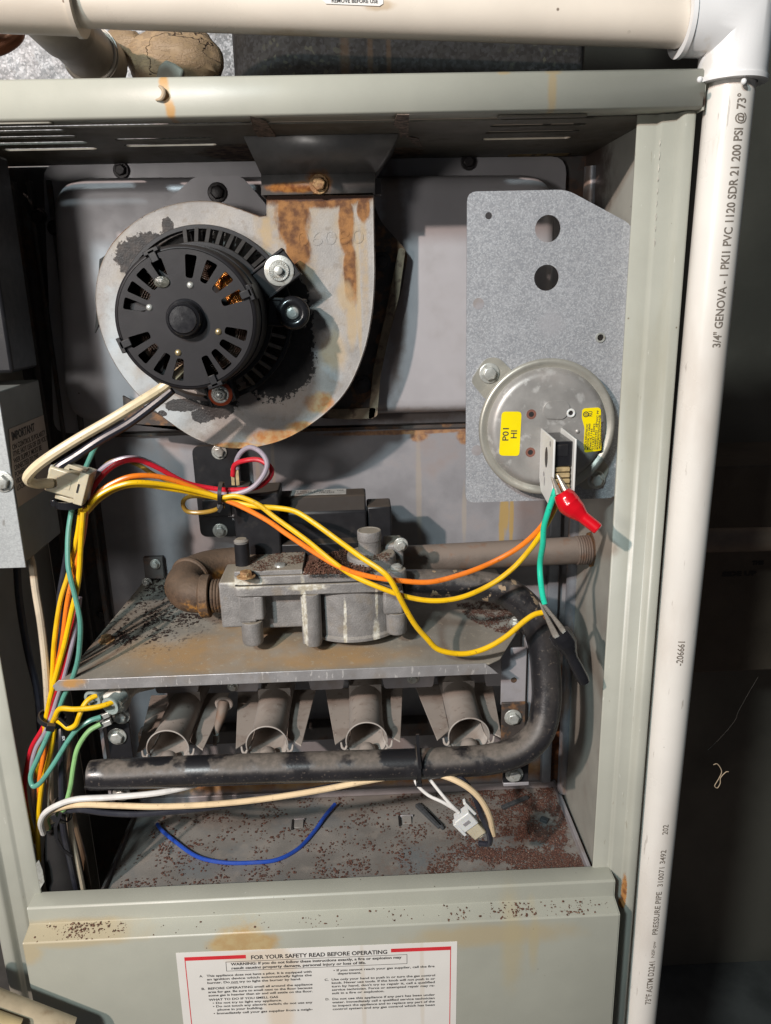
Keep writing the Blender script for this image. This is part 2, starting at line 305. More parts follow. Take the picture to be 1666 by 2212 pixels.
m_ceramic = mat('dirty_ceramic', (0.60, 0.57, 0.50), .6, 0, (.15, .2), bump=(.5, .1))
m_tan = mat('tan_terminal', (0.42, 0.32, 0.17), .45, .2, (.3, .25), bump=(1, .05))
m_chrome = mat('nickel_clip', (0.42, 0.38, 0.33), .28, .6, (.2, .1), bump=(1, .01))
m_redrub = mat('red_vinyl_boot', (0.55, 0.004, 0.012), .16, 0, (.05, .08), bump=(.4, .01), spec=.6, coat=.3)
m_copper = mat('copper_winding', (0.75, 0.32, 0.08), .22, .85, (.3, .2), bump=(1.4, .3))
m_dkcopper = mat('shaded_winding', (0.025, 0.012, 0.006), .35, .5, (.3, .4), bump=(1.4, .3))  # same copper darkened to stand for the shade inside the motor
m_copperw = mat('copper_strand', (0.80, 0.36, 0.16), .3, .9, (.5, .1), bump=(1, .05))
m_putty = mat('brown_duct_putty', (0.36, 0.25, 0.145), .6, 0, (.05, .15), bump=(.12, .16), layers=[dict(m=('noise', .15, .50, .52, (1, 1, 3)), c=(.33, .23, .14), h=1.2), dict(m=('and', ('noise', .014, .494, .50, (1, 1, 2.2)), ('noise', .014, .506, .502, (1, 1, 2.2))), c=(.06, .035, .02), h=-6),dict(m=('noise', .15, .55, .7), c=(.34, .25, .16), a=.6)])
m_brass = mat('brass_rivet', (0.45, 0.36, 0.20), .35, .7, (.2, .1), bump=(1, .02))
m_flake = mat('dark_rust_flakes', (0.105, 0.045, 0.028), .8, 0, (1.1, .6), bump=(1, 0), layers=[dict(m=('noise', .8, .60, .68), c=(.34, .23, .15))])
m_flake2 = mat('red_rust_flakes', (0.10, 0.045, 0.032), .8, 0, (1.1, .5), bump=(1, 0), layers=[dict(m=('noise', .8, .61, .68), c=(.42, .32, .24))])
m_lint = mat('pale_lint', (0.45, 0.35, 0.24), .8, 0, bump=(1, 0))
m_rubber = mat('dull_rubber_strip', (0.05, 0.055, 0.06), .75, 0, (.2, .3), fine=.5, bump=(.8, .15))
m_basement = mat('basement_wall', (0.16, 0.13, 0.10), .9, 0, (.004, .3), bump=(.05, .1))
m_concrete = mat('basement_floor', (0.13, 0.12, 0.11), .9, 0, (.01, .3), bump=(.1, .1))
def wmat(name, c, r=.32, dirty=.25): return mat(name, c, r, 0, (.03, .06), bump=(.6, .01), spec=.5, layers=[dict(m=('noise', .04, .52, .68), c=tuple(x*.55+.06 for x in c), a=dirty), dict(m=('noise', .09, .50, .62), c=tuple(x*.8 for x in c), a=.6), dict(m=('noise', .5, .64, .68), c=tuple(x*.3+.02 for x in c), a=.6)])
W_Y = wmat('yellow_insulation', (.78, .47, .006)); W_O = wmat('orange_insulation', (.80, .20, .015)); W_R = wmat('red_insulation', (.55, .015, .03))
W_G = wmat('grey_insulation', (.32, .28, .33)); W_T = wmat('teal_insulation', (.10, .30, .24)); W_LG = wmat('pale_green_insulation', (.24, .46, .18))
W_C = wmat('cream_insulation', (.72, .55, .34)); W_W = wmat('white_insulation', (.72, .70, .67)); W_K = wmat('black_insulation', (.022, .023, .032))
W_B = wmat('blue_insulation', (.02, .07, .38)); W_J = wmat('green_jumper_insulation', (.02, .55, .36), .25, .05); W_OC = wmat('ochre_insulation', (.34, .20, .03))
W_CW = wmat('pale_cable_jacket', (.52, .44, .33)); W_M = wmat('cream_motor_lead', (.66, .55, .36))

m_crack = mat('bare_cracked_paint', (.50, .48, .42), .6, 0, (.3, .3), bump=(1, .05))
m_tape = mat('torn_foil_tape', (.20, .15, .12), .6, .1, (.2, .4), bump=(.6, .15), layers=[dict(m=('noise', .3, .5, .6), c=(.05, .04, .03))])
m_insul = mat('yellow_insulation_strip', (.22, .15, .06), .9, 0, (.1, .3), bump=(.5, .2), layers=[dict(m=('noise', .1, .5, .6), c=(.05, .035, .02))])
# ------------------------------------------------------------------ geometry helper
def frame(axis):
    a = Vector(axis).normalized()
    t = Vector((0, 0, 1)) if abs(a.z) < .9 else Vector((1, 0, 0))
    x = t.cross(a).normalized(); y = a.cross(x)
    return x, y, a
class G:
    def __init__(s): s.v = []; s.f = []
    def add(s, vs, fs):
        o = len(s.v); s.v += [Vector(p) for p in vs]; s.f += [tuple(i+o for i in f) for f in fs]; return s
    def box(s, a, b):
        x0, x1 = sorted((a[0], b[0])); y0, y1 = sorted((a[1], b[1])); z0, z1 = sorted((a[2], b[2]))
        return s.add([(x, y, z) for x in (x0, x1) for y in (y0, y1) for z in (z0, z1)],
                     [(0, 1, 3, 2), (4, 6, 7, 5), (0, 4, 5, 1), (2, 3, 7, 6), (0, 2, 6, 4), (1, 5, 7, 3)])
    def obox(s, c, ax, ay, az):
        c, ax, ay, az = map(Vector, (c, ax, ay, az))
        vs = [c+ax*i+ay*j+az*k for i in (-1, 1) for j in (-1, 1) for k in (-1, 1)]
        return s.add(vs, [(0, 1, 3, 2), (4, 6, 7, 5), (0, 4, 5, 1), (2, 3, 7, 6), (0, 2, 6, 4), (1, 5, 7, 3)])
    def hexa(s, q1, q2):            # quad to quad
        return s.add(list(q1)+list(q2), [(3, 2, 1, 0), (4, 5, 6, 7)]+[(i, (i+1) % 4, 4+(i+1) % 4, 4+i) for i in range(4)])
    def prism(s, pts, d):           # planar polygon pushed along d
        n = len(pts); d = Vector(d)
        return s.add(list(pts)+[Vector(p)+d for p in pts], [tuple(range(n))[::-1], tuple(range(n, 2*n))]+[(i, (i+1) % n, n+(i+1) % n, n+i) for i in range(n)])
    def lathe(s, o, axis, prof, n=32, sy=1.0, caps=True):   # prof: (t, r)
        x, y, a = frame(axis); o = Vector(o); L = len(prof); vs = []
        for t, r in prof:
            for k in range(n):
                an = 2*math.pi*k/n; vs.append(o+a*t+(x*math.cos(an)+y*math.sin(an)*sy)*r)
        fs = [(j*n+k, j*n+(k+1) % n, (j+1)*n+(k+1) % n, (j+1)*n+k) for j in range(L-1) for k in range(n)]
        if caps: fs += [tuple(range(n))[::-1], tuple(range((L-1)*n, L*n))]
        return s.add(vs, fs)
    def ring(s, o, axis, r0, r1, t0, t1, n=48):
        x, y, a = frame(axis); o = Vector(o); pr = [(t0, r1), (t1, r1), (t1, r0), (t0, r0)]; vs = []
        for t, r in pr:
            for k in range(n):
                an = 2*math.pi*k/n; vs.append(o+a*t+(x*math.cos(an)+y*math.sin(an))*r)
        return s.add(vs, [(j*n+k, j*n+(k+1) % n, ((j+1) % 4)*n+(k+1) % n, ((j+1) % 4)*n+k) for j in range(4) for k in range(n)])
    def torus(s, o, axis, R, r, n=48, m=10, sy=1):
        x, y, a = frame(axis); o = Vector(o); vs = []
        for k in range(n):
            an = 2*math.pi*k/n; d = x*math.cos(an)+y*math.sin(an)
            for j in range(m):
                b = 2*math.pi*j/m; vs.append(o+d*(R+r*math.cos(b))+a*(r*math.sin(b)*sy))
        return s.add(vs, [(k*m+j, ((k+1) % n)*m+j, ((k+1) % n)*m+(j+1) % m, k*m+(j+1) % m) for k in range(n) for j in range(m)])
    def tube(s, pts, r, n=12, caps=True, sub=6, smooth=True):
        pts = [Vector(p) for p in pts]
        rs = r if isinstance(r, (list, tuple)) else [r]*len(pts)
        if smooth and len(pts) > 2:
            out = []; ro = []
            ext = [pts[0]*2-pts[1]]+pts+[pts[-1]*2-pts[-2]]; re = [rs[0]]+list(rs)+[rs[-1]]
            for i in range(1, len(ext)-2):
                p0, p1, p2, p3 = ext[i-1:i+3]
                for k in range(sub):
                    t = k/sub
                    out.append(.5*((2*p1)+(p2-p0)*t+(2*p0-5*p1+4*p2-p3)*t*t+(3*p1-p0-3*p2+p3)*t**3)); ro.append(re[i]*(1-t)+re[i+1]*t)
            out.append(pts[-1]); ro.append(rs[-1]); pts, rs = out, ro
        vs = []; prev = None; L = len(pts)
        for i, p in enumerate(pts):
            t = (pts[min(i+1, L-1)]-pts[max(i-1, 0)]).normalized()
            if prev is None: x, y, _ = frame(t)
            else: x = (prev-t*prev.dot(t)).normalized(); y = t.cross(x)
            prev = x
            for k in range(n):
                an = 2*math.pi*k/n; vs.append(p+(x*math.cos(an)+y*math.sin(an))*rs[i])
        fs = [(j*n+k, j*n+(k+1) % n, (j+1)*n+(k+1) % n, (j+1)*n+k) for j in range(L-1) for k in range(n)]
        if caps: fs += [tuple(range(n))[::-1], tuple(range((L-1)*n, L*n))]
        return s.add(vs, fs)
    def sweep(s, prof, d):          # open profile -> sheet swept along d
        n = len(prof); d = Vector(d)
        return s.add(list(prof)+[Vector(p)+d for p in prof], [(i, i+1, n+i+1, n+i) for i in range(n-1)])
    def out(s, name, m, parent=None, bevel=0, seg=2, ang=35, thick=0, sub=0):
        me = bpy.data.meshes.new(name)
        off = Vector(parent['_o']) if parent is not None else Vector((0, 0, 0))
        me.from_pydata([tuple((p-off)*0.001) for p in s.v], [], s.f)
        bm = bmesh.new(); bm.from_mesh(me); bmesh.ops.recalc_face_normals(bm, faces=bm.faces); bm.to_mesh(me); bm.free()
        me.polygons.foreach_set('use_smooth', [True]*len(me.polygons)); me.set_sharp_from_angle(angle=R_(ang))
        me.materials.append(m)
        o = bpy.data.objects.new(name, me); COL.objects.link(o)
        if parent is not None:
            o.parent = parent; o['_o'] = tuple(off)
        if thick:
            md = o.modifiers.new('t', 'SOLIDIFY'); md.thickness = thick*0.001; md.offset = 0
        if sub:
            md = o.modifiers.new('s', 'SUBSURF'); md.levels = sub; md.render_levels = sub
        if bevel:
            md = o.modifiers.new('b', 'BEVEL'); md.width = bevel*0.001; md.segments = seg; md.limit_method = 'ANGLE'; md.angle_limit = R_(30)
            md.harden_normals = False
        return o
def thing(name, label, cat, loc=(0, 0, 0), group=None):
    o = bpy.data.objects.new(name, None); COL.objects.link(o); o.empty_display_size = .01
    o.location = Vector(loc)*0.001; o['_o'] = tuple(loc); o['label'] = label; o['category'] = cat
    if group: o['group'] = group
    return o
def tag(o, label, cat, group=None, kind=None):
    if label: o['label'] = label
    if cat: o['category'] = cat
    if group: o['group'] = group
    if kind: o['kind'] = kind
    return o

def cut_plate(name, outline, holes, thick, Mx, m, parent, bevel=0):
    """flat sheet with real openings; 2-D loops in mm, Mx maps (x, y, thickness) to world mm"""
    cu = bpy.data.curves.new('c', 'CURVE'); cu.dimensions = '2D'; cu.fill_mode = 'BOTH'; cu.extrude = thick/2
    if bevel: cu.bevel_depth = bevel; cu.bevel_resolution = 1; cu.offset = -bevel
    for lp in [outline]+list(holes):
        sp = cu.splines.new('POLY'); sp.points.add(len(lp)-1)
        for i, p in enumerate(lp): sp.points[i].co = (p[0], p[1], 0, 1)
        sp.use_cyclic_u = True
    to = bpy.data.objects.new('tmp', cu); COL.objects.link(to)
    bpy.context.view_layer.update()
    me = bpy.data.meshes.new_from_object(to.evaluated_get(bpy.context.evaluated_depsgraph_get()))
    bpy.data.objects.remove(to); g = G()
    g.add([Mx @ v.co for v in me.vertices], [tuple(p.vertices) for p in me.polygons])
    bpy.data.meshes.remove(me)
    return g.out(name, m, parent)
def plane_mx(o, x, y):
    x = Vector(x).normalized(); y = Vector(y).normalized(); z = x.cross(y)
    M = Matrix((x, y, z)).transposed().to_4x4(); M.translation = Vector(o); return M
def rrect(x0, y0, x1, y1, r, n=5):
    out = []
    for cx, cy, a0 in ((x1-r, y1-r, 0), (x0+r, y1-r, 90), (x0+r, y0+r, 180), (x1-r, y0+r, 270)):
        for k in range(n+1):
            a = R_(a0+90*k/n); out.append((cx+r*math.cos(a), cy+r*math.sin(a)))
    return out
def circ(x, y, r, n=24): return [(x+r*math.cos(2*math.pi*k/n), y+r*math.sin(2*math.pi*k/n)) for k in range(n)]
def rpoly(pts, r, n=4):       # polygon with rounded corners
    out = []; L = len(pts)
    for i in range(L):
        p = Vector(pts[i][:2]); a = Vector(pts[i-1][:2])-p; b = Vector(pts[(i+1) % L][:2])-p
        rr = min(r, a.length*.45, b.length*.45); A = p+a.normalized()*rr; Bq = p+b.normalized()*rr
        for k in range(n+1):
            t = k/n; q = A*(1-t)**2+p*2*t*(1-t)+Bq*t*t; out.append((q.x, q.y))
    return out

def text(name, body, m, parent, o, x, y, size, fit=None, bold=0, align='LEFT', spacing=1.0, line=1.0, wrap=None, depth=.05, shear=0):
    """flat lettering; o = baseline start, x reading direction, y up; size in mm; wrap=(axis point, axis dir, radius) bends it on a pipe"""
    cu = bpy.data.curves.new('t', 'FONT'); cu.body = body; cu.size = size; cu.align_x = align; cu.offset = bold; cu.extrude = depth/2 if not wrap else 0
    cu.space_character = spacing; cu.space_line = line; cu.resolution_u = 3
    to = bpy.data.objects.new('tmp', cu); COL.objects.link(to); bpy.context.view_layer.update()
    me = bpy.data.meshes.new_from_object(to.evaluated_get(bpy.context.evaluated_depsgraph_get())); bpy.data.objects.remove(to)
    xs = [v.co.x for v in me.vertices]
    if not xs: return None
    k = fit/(max(xs)-min(xs)) if fit else 1
    bm = bmesh.new(); bm.from_mesh(me); bpy.data.meshes.remove(me)
    if wrap:
        for _ in range(4):
            es = [e for e in bm.edges if e.calc_length() > 1.6]
            if not es: break
            bmesh.ops.subdivide_edges(bm, edges=es, cuts=1)
        bmesh.ops.triangulate(bm, faces=bm.faces)
    X = Vector(x).normalized(); Y = Vector(y).normalized(); Z = X.cross(Y); o = Vector(o); vs = []
    for v in bm.verts:
        p = o+X*(v.co.x*k+shear*v.co.y)+Y*v.co.y+Z*v.co.z
        if wrap:
            c, a, r = wrap; a = Vector(a).normalized(); q = Vector(c)+a*(p-Vector(c)).dot(a); d = p-q
            # arc length preserved across the pipe
            lat = d.dot(Y); an = lat/r; front = (Z-a*Z.dot(a)).normalized(); side = (Y-a*Y.dot(a)-front*Y.dot(front)).normalized()
            p = q+(front*math.cos(an)+side*math.sin(an))*(r+.12)
        vs.append(p)
    g = G(); bm.verts.ensure_lookup_table(); bm.verts.index_update()
    g.add(vs, [tuple(v.index for v in f.verts) for f in bm.faces]); bm.free()
    me = bpy.data.meshes.new(name); off = Vector(parent['_o'])
    me.from_pydata([tuple((p-off)*0.001) for p in g.v], [], g.f); me.materials.append(m)
    ob = bpy.data.objects.new(name, me); COL.objects.link(ob); ob.parent = parent; ob['_o'] = tuple(off)
    return ob

def hexbolt(parent, c, ax=(0, -1, 0), r=4, m=None, h=3.2, washer=1.45, name='bolt', rot=.2):
    g = G(); x, y, a = frame(ax); c = Vector(c)
    g.lathe(c, ax, [(0, r*washer), (.7, r*washer), (1.0, r*washer*.93)], 24)
    hx = [c+a*1.0+(x*math.cos(rot+k*math.pi/3)+y*math.sin(rot+k*math.pi/3))*r for k in range(6)]
    hx2 = [p+a*(h-.5) for p in hx]; hx3 = [c+a*(h+1.0)+(p-c-a*(h+.5))*.82 for p in hx2]
    g.add(hx+hx2+hx3, [(i, (i+1) % 6, 6+(i+1) % 6, 6+i) for i in range(6)]+[(6+i, 6+(i+1) % 6, 12+(i+1) % 6, 12+i) for i in range(6)]+[tuple(range(12, 18))])
    g.lathe(c+a*(h+.75), ax, [(0, r*.62), (.0, r*.55), (-.25, r*.5)], 18)
    return g.out(name, m or m_bolt, parent, bevel=.15, seg=1)
def hexbolt_thing(label, c, ax=(0, -1, 0), r=4, m=None, group=None, name='bolt', **k):
    o = hexbolt(None, c, ax, r, m, name=name, **k); return tag(o, label, 'bolt', group)
def tie(name, label, c, axis, r, w=2.4, head=(0, -1, 0), tail=None, group='black zip ties', sy=1.0, m=None, hs=1.0):
    t = thing(name, label, 'cable tie', c, group)
    x, y, a = frame(axis); c = Vector(c); g = G(); n = 28; vs = []
    for tt, rr in ((-w/2, r), (w/2, r), (w/2, r+1.0), (-w/2, r+1.0)):
        for k in range(n):
            an = 2*math.pi*k/n; vs.append(c+a*tt+(x*math.cos(an)+y*math.sin(an)*sy)*rr)
    g.add(vs, [(j*n+k, j*n+(k+1) % n, ((j+1) % 4)*n+(k+1) % n, ((j+1) % 4)*n+k) for j in range(4) for k in range(n)])
    g.out('strap', m or m_black, t)
    h = Vector(head); h = (h-a*h.dot(a)).normalized(); s_ = a.cross(h)
    hc = c+h*(r+1.6); g = G().obox(hc, h*1.8*hs, s_*2.6*hs, a*2.1*hs); g.out('head', m or m_black, t, bevel=.4)
    if tail:
        pts = [Vector(p) for p in tail]; g = G()
        for i in range(len(pts)-1):
            d = (pts[i+1]-pts[i]); sd = d.cross(Vector((0, 1, 0))).normalized()*1.1
            u_ = Vector((0, .45, 0))
            g.hexa([pts[i]-sd-u_, pts[i]+sd-u_, pts[i]+sd+u_, pts[i]-sd+u_], [pts[i+1]-sd-u_, pts[i+1]+sd-u_, pts[i+1]+sd+u_, pts[i+1]-sd+u_])
        g.out('tail', m or m_black, t)
    return t
def wire(name, label, pts, r, m, cat='wire', group=None, n=10, ends=None):
    pp = [p if isinstance(p, Vector) else P(*p) for p in pts]
    for i_ in range(1, len(pp)-1): pp[i_] = pp[i_]+Vector((rnd.uniform(-.5, .5), rnd.uniform(-.5, .5), rnd.uniform(-.5, .5)))
    t = G().tube(pp, r, n).out(name, m, None)
    return tag(t, label, cat, group)

# ================================================================== THE SETTING
back = G().box((300, 640, -1200), (1800, 660, 900)).out('basement_back_wall', m_basement); tag(back, None, None, kind='structure')
sw = G().box((-1500, 1180, -1200), (1800, 1200, 900)).out('basement_far_wall', m_basement); tag(sw, None, None, kind='structure')
fl = G().box((-1500, -900, -1220), (1800, 1180, -1201)).out('basement_floor', m_concrete); tag(fl, None, None, kind='structure')

# ================================================================== FURNACE CABINET
CX0, CX1 = -262.0, 176.0
cab = thing('furnace_cabinet', 'grey green sheet metal furnace cabinet standing open at the front', 'furnace', (-30, 75, -600))
# top rail: box section with a folded lip
g = G(); z0, z1 = 92, 111
prof = [(0, 14, z1), (0, -4, z1), (0, -5, z1-1), (0, -5, z0+1), (0, -4, z0), (0, 10, z0)]
x0, x1 = -285, 197.5
pr = [Vector((x0, p[1], p[2])) for p in prof]
g.sweep(pr, (x1-x0, 0, 0)); top_rail = g.out('top_rail', m_rail, cab, thick=1.2, bevel=.0)
G().box((197.2, -5, 90.5), (198.4, 16, 111.6)).out('rail_end_cap', m_rail, cab, bevel=.2)
# slotted top panel just under the rail return
def zslot(u0, v0, u1, v1, w=6.5):
    a = PZ(u0, v0, 91); b = PZ(u1, v1, 91); yc = (a.y+b.y)/2; xa = max(a.x, -258)
    return rrect(xa, yc-w/2-.6, b.x, yc+w/2+.6, w/2, 4)
sl = [zslot(-60, 268, 115, 264, 4), zslot(-40, 282, 140, 278), zslot(-30, 295, 165, 291), zslot(-20, 308, 188, 304), zslot(6, 321, 208, 317),
      zslot(252, 301, 455, 293), zslot(270, 313, 466, 307),
      zslot(1075, 251, 1268, 248, 4), zslot(1060, 268, 1265, 266), zslot(1050, 282, 1250, 281), zslot(1042, 297, 1232, 294)]
bo = [p for s_ in sl for p in s_]
mx = Matrix.Identity(4); mx.translation = Vector((0, 0, 90.6))
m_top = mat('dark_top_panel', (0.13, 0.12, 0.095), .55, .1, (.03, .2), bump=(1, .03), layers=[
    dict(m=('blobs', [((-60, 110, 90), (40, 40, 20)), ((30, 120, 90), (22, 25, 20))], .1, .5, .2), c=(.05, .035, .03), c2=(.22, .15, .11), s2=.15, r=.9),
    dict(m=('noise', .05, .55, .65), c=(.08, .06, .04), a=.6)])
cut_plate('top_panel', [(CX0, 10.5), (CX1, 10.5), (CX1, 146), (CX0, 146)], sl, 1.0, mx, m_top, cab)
# side walls, back, floor
G().box((CX1, 16, -900), (CX1+1.5, 149, 90)).out('side_wall', m_inner, cab)
G().box((CX0-1.5, 16, -900), (CX0, 149, 90)).out('side_wall', m_inner, cab)
m_dkback = mat('dark_back_metal', (0.10, 0.09, 0.085), .55, .1, (.03, .25), bump=(1, .03), layers=[dict(m=('noise', .05, .5, .65), c=RUST, c2=DRUST, a=.5)])  # dark rust-mottled metal for the upper back and left rear
zs = P(700, 926, 147).z
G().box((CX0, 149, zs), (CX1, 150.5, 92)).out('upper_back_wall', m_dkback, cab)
G().box((-214, 147, -700), (CX1, 149.5, zs)).out('lower_back_wall', m_back, cab)
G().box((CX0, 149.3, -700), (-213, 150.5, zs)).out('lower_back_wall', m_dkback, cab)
G().box((-212, 143, zs-1.3), (CX1, 147, zs+1.2)).out('seam_lip', m_rustbr, cab)
# dark vertical ribs in the left rear corner
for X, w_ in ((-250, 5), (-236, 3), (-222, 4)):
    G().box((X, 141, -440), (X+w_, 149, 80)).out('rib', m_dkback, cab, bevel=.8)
# right rear channel
a = P(1212, 1300, 135); b = P(1250, 1300, 135)
m_chan = mat('bluish_steel_channel', (0.26, 0.28, 0.31), .4, .4, (.04, .2), fine=.15, bump=(1, .04), layers=[
    dict(m=('noise', .05, .52, .64, (1, 1, .3)), c=(.20, .12, .07), a=.7, me=0)])
G().tube([(b.x-7, 128, 80), (b.x-7, 128, -445)], 6.2, 20, smooth=False).out('corner_conduit', m_chan, cab)
G().box((a.x-10, 140, -445), (a.x-1, 147, 60)).out('corner_angle', m_chan, cab, bevel=.8)
# right corner post with its stepped fold
def post(sign, xin, xout):
    d = sign
    pr = [(xin, 9.2), (xin, 8.4), (xin+d*.6, 8), (xin+d*10.5, 8), (xin+d*11.5, 7.7), (xin+d*13, 6.2), (xin+d*14, 5.9), (xin+d*20.5, 5.2), (xin+d*21.5, 4.8), (xin+d*23.5, 1.0), (xin+d*24.5, .3), (xin+d*25.5, 0), (xout-d*1.8, 0), (xout-d*.5, .5), (xout, 1.8), (xout, 150)]
    g = G(); g.sweep([Vector((x, y, -900)) for x, y in pr], (0, 0, 991)); return g.out('corner_post', m_post, cab, thick=.8, ang=50)
post(1, 165.8, 196.3); post(-1, -247.0, -279)
# white scuffed seam on the post
sp = [(1429, 300, 8), (1426, 370, 8), (1424, 420, 8), (1420, 470, 8), (1415, 530, 8)]
for k in range(9):       # cracked paint along the fold of the post
    u0, v0 = 1427-13*k/9, 300+240*k/9; a_ = P(u0, v0, 5.2); b_ = P(u0-1.4, v0+rnd.uniform(12, 22), 5.2); jw = rnd.uniform(.12, .4)
    G().prism([a_, Vector((a_.x+jw+.2, a_.y, a_.z-2)), Vector((b_.x+jw, b_.y, b_.z+1)), b_, Vector((b_.x-jw, b_.y, (a_.z+b_.z)/2))], (0, .5, 0)).out('paint_crack', m_crack, cab)
for loop, nm in (([(858, 248), (884, 248), (882, 300), (872, 292), (866, 300), (862, 280), (850, 270)], 'torn_tape'), ([(884, 296), (905, 300), (912, 318), (900, 314), (890, 308)], 'torn_tape'), ([(540, 252), (575, 262), (600, 300), (590, 318), (575, 300), (560, 300), (548, 280)], 'torn_tape')):
    G().prism([PZ(u, v, 89.4) for u, v in loop], (0, 0, .4)).out(nm, m_tape, cab)
G().box((P(1095, 330, 140).x, 134, P(1100, 338, 140).z), (P(1235, 330, 140).x, 146, P(1100, 322, 140).z)).out('insulation_strip', m_insul, cab, bevel=2)
G().box((P(790, 332, 140).x, 138, P(800, 336, 140).z), (P(1090, 330, 140).x, 146, P(800, 328, 140).z)).out('insulation_strip', m_rustbr, cab, bevel=1)
# slot and spade in left post flange
G().box((-263, 12, FZ-30), (-247, 40, FZ-20)).out('post_foot', m_post, cab)
# floor plate with raised rims
g = G(); g.box((-212, 8, FZ-1.2), (CX1-3, 146, FZ)); g.out('floor_plate', m_floor, cab)
G().box((-212, 143.8, FZ+.1), (CX1-4, 146.8, FZ+7)).out('floor_rim', m_strip, cab, bevel=.6)
G().box((CX1-6.5, 10, FZ+.1), (CX1-3.5, 143.6, FZ+7)).out('floor_rim', m_strip, cab, bevel=.6)
G().box((-214, 14, FZ-1), (-212, 143, FZ+5)).out('floor_rim', m_dkback, cab, bevel=.3)
for (u0, v0, u1, v1) in ((632, 1752, 658, 1790), (864, 1746, 888, 1782)):     # lanced tabs in the floor
    p = PZ(u0, v1, FZ); q = PZ(u1, v0, FZ)
    G().box((p.x-1, p.y-2, FZ+.05), (p.x+.8, p.y+10, FZ+2.0)).out('lanced_tab', m_void, cab)
    G().box((p.x+.9, p.y+9, FZ+.05), (q.x+1, p.y+10.5, FZ+2.6)).out('lanced_tab', m_strip, cab, bevel=.4)
    G().obox(((p.x+q.x)/2+.8, p.y+4.5, FZ+1.4), (4, 0, 0), (0, 4.4, .9), (0, -.1, .45)).out('lanced_tab', m_floor, cab, bevel=.3)
# rear screws of the compartment
for (u, v, Y, mm) in ((336, 1218, 141, m_bolt), (220, 1325, 145, m_dbolt), (318, 1258, 140, m_bolt)):
    hexbolt(cab, P(u, v, Y), r=3, m=mm, name='screw')
p = P(335, 1222, 146); G().box((p.x-8, 141.3, p.z-10), (p.x+8, 146.9, p.z+9)).out('angle_bracket', m_dkback, cab, bevel=.6)

# access door below the opening
door = thing('access_door', 'grey green lower access panel with rust flakes on its ledge and a safety sticker', 'panel', (-35, -20, -600))
zA = P(700, 1932, -6).z; zB = P(700, 1966, -6).z; zC = P(700, 2008, -20).z
dp = [(10, zA-2), (9, zA), (-5, zA), (-6, zA-1), (-6, zB+.8), (-6.5, zB), (-19.4, zC+.8), (-20, zC), (-20, -760)]
dx0, dx1 = -251, 177.5
g = G(); NX = 2
g.sweep([Vector((dx0, y, z)) for y, z in dp], (dx1-dx0, 0, 0)); g.out('door_panel', m_door, door, thick=1.1, bevel=.7)
for X in (dx0, dx1):
    g = G(); g.prism([Vector((X, y, z)) for y, z in dp]+[Vector((X, 10, -760))], (.8 if X > 0 else -.8, 0, 0)); g.out('door_side', m_door, door)
# sticker
def DY(u, v): return P(u, v, -20.75)
A, Bq, Cq = DY(380, 2059), DY(988, 2034), DY(404, 2212)
ex = (Bq-A); W_ = ex.length; ex.normalize(); ez = Vector((-ex.z, 0, ex.x)); H_ = 120
lab = thing('safety_sticker', 'white safety instruction sticker with red corner bars on lower grey panel', 'sticker', A)
def LP(s_, t_, d=0): return A+ex*(s_*W_)-ez*t_+Vector((0, -d, 0))
def LQ(name, s0, t0, s1, t1, m, d, th=.06):
    q = [LP(s0, t0, d), LP(s1, t0, d), LP(s1, t1, d), LP(s0, t1, d)]; G().prism(q, (0, th, 0)).out(name, m, lab)
LQ('paper', 0, 0, 1, H_, m_paper, .0, .25)
LQ('red_bar', .028, 4.0, .245, 7.2, m_redprint, .10); LQ('red_bar', .762, 4.0, .978, 7.2, m_redprint, .10)
LQ('red_line', .028, 7.2, .031, H_, m_redprint, .10); LQ('red_line', .975, 7.2, .978, H_, m_redprint, .10)
def LT(body, s_, t_, size, fit_s, bold=.0): text('print', body, m_black_ink, lab, LP(s_, t_, .16), ex, ez, size, fit=fit_s*W_, bold=bold)
LT('FOR YOUR SAFETY READ BEFORE OPERATING', .262, 8.2, 5.0, .485, .10)
def frame_box(s0, t0, s1, t1, k=.35):
    kk = k/W_
    LQ('box_line', s0, t0, s1, t0+k, m_black_ink, .1); LQ('box_line', s0, t1-k, s1, t1, m_black_ink, .1)
    LQ('box_line', s0, t0+k, s0+kk, t1-k, m_black_ink, .1); LQ('box_line', s1-kk, t0+k, s1, t1-k, m_black_ink, .1)
frame_box(.172, 9.6, .82, 18.2)
LT('WARNING: If you do not follow these instructions exactly, a fire or explosion may', .19, 13.0, 3.3, .61, .07)
LT('result causing property damage, personal injury or loss of life.', .19, 16.6, 3.3, .48, .07)
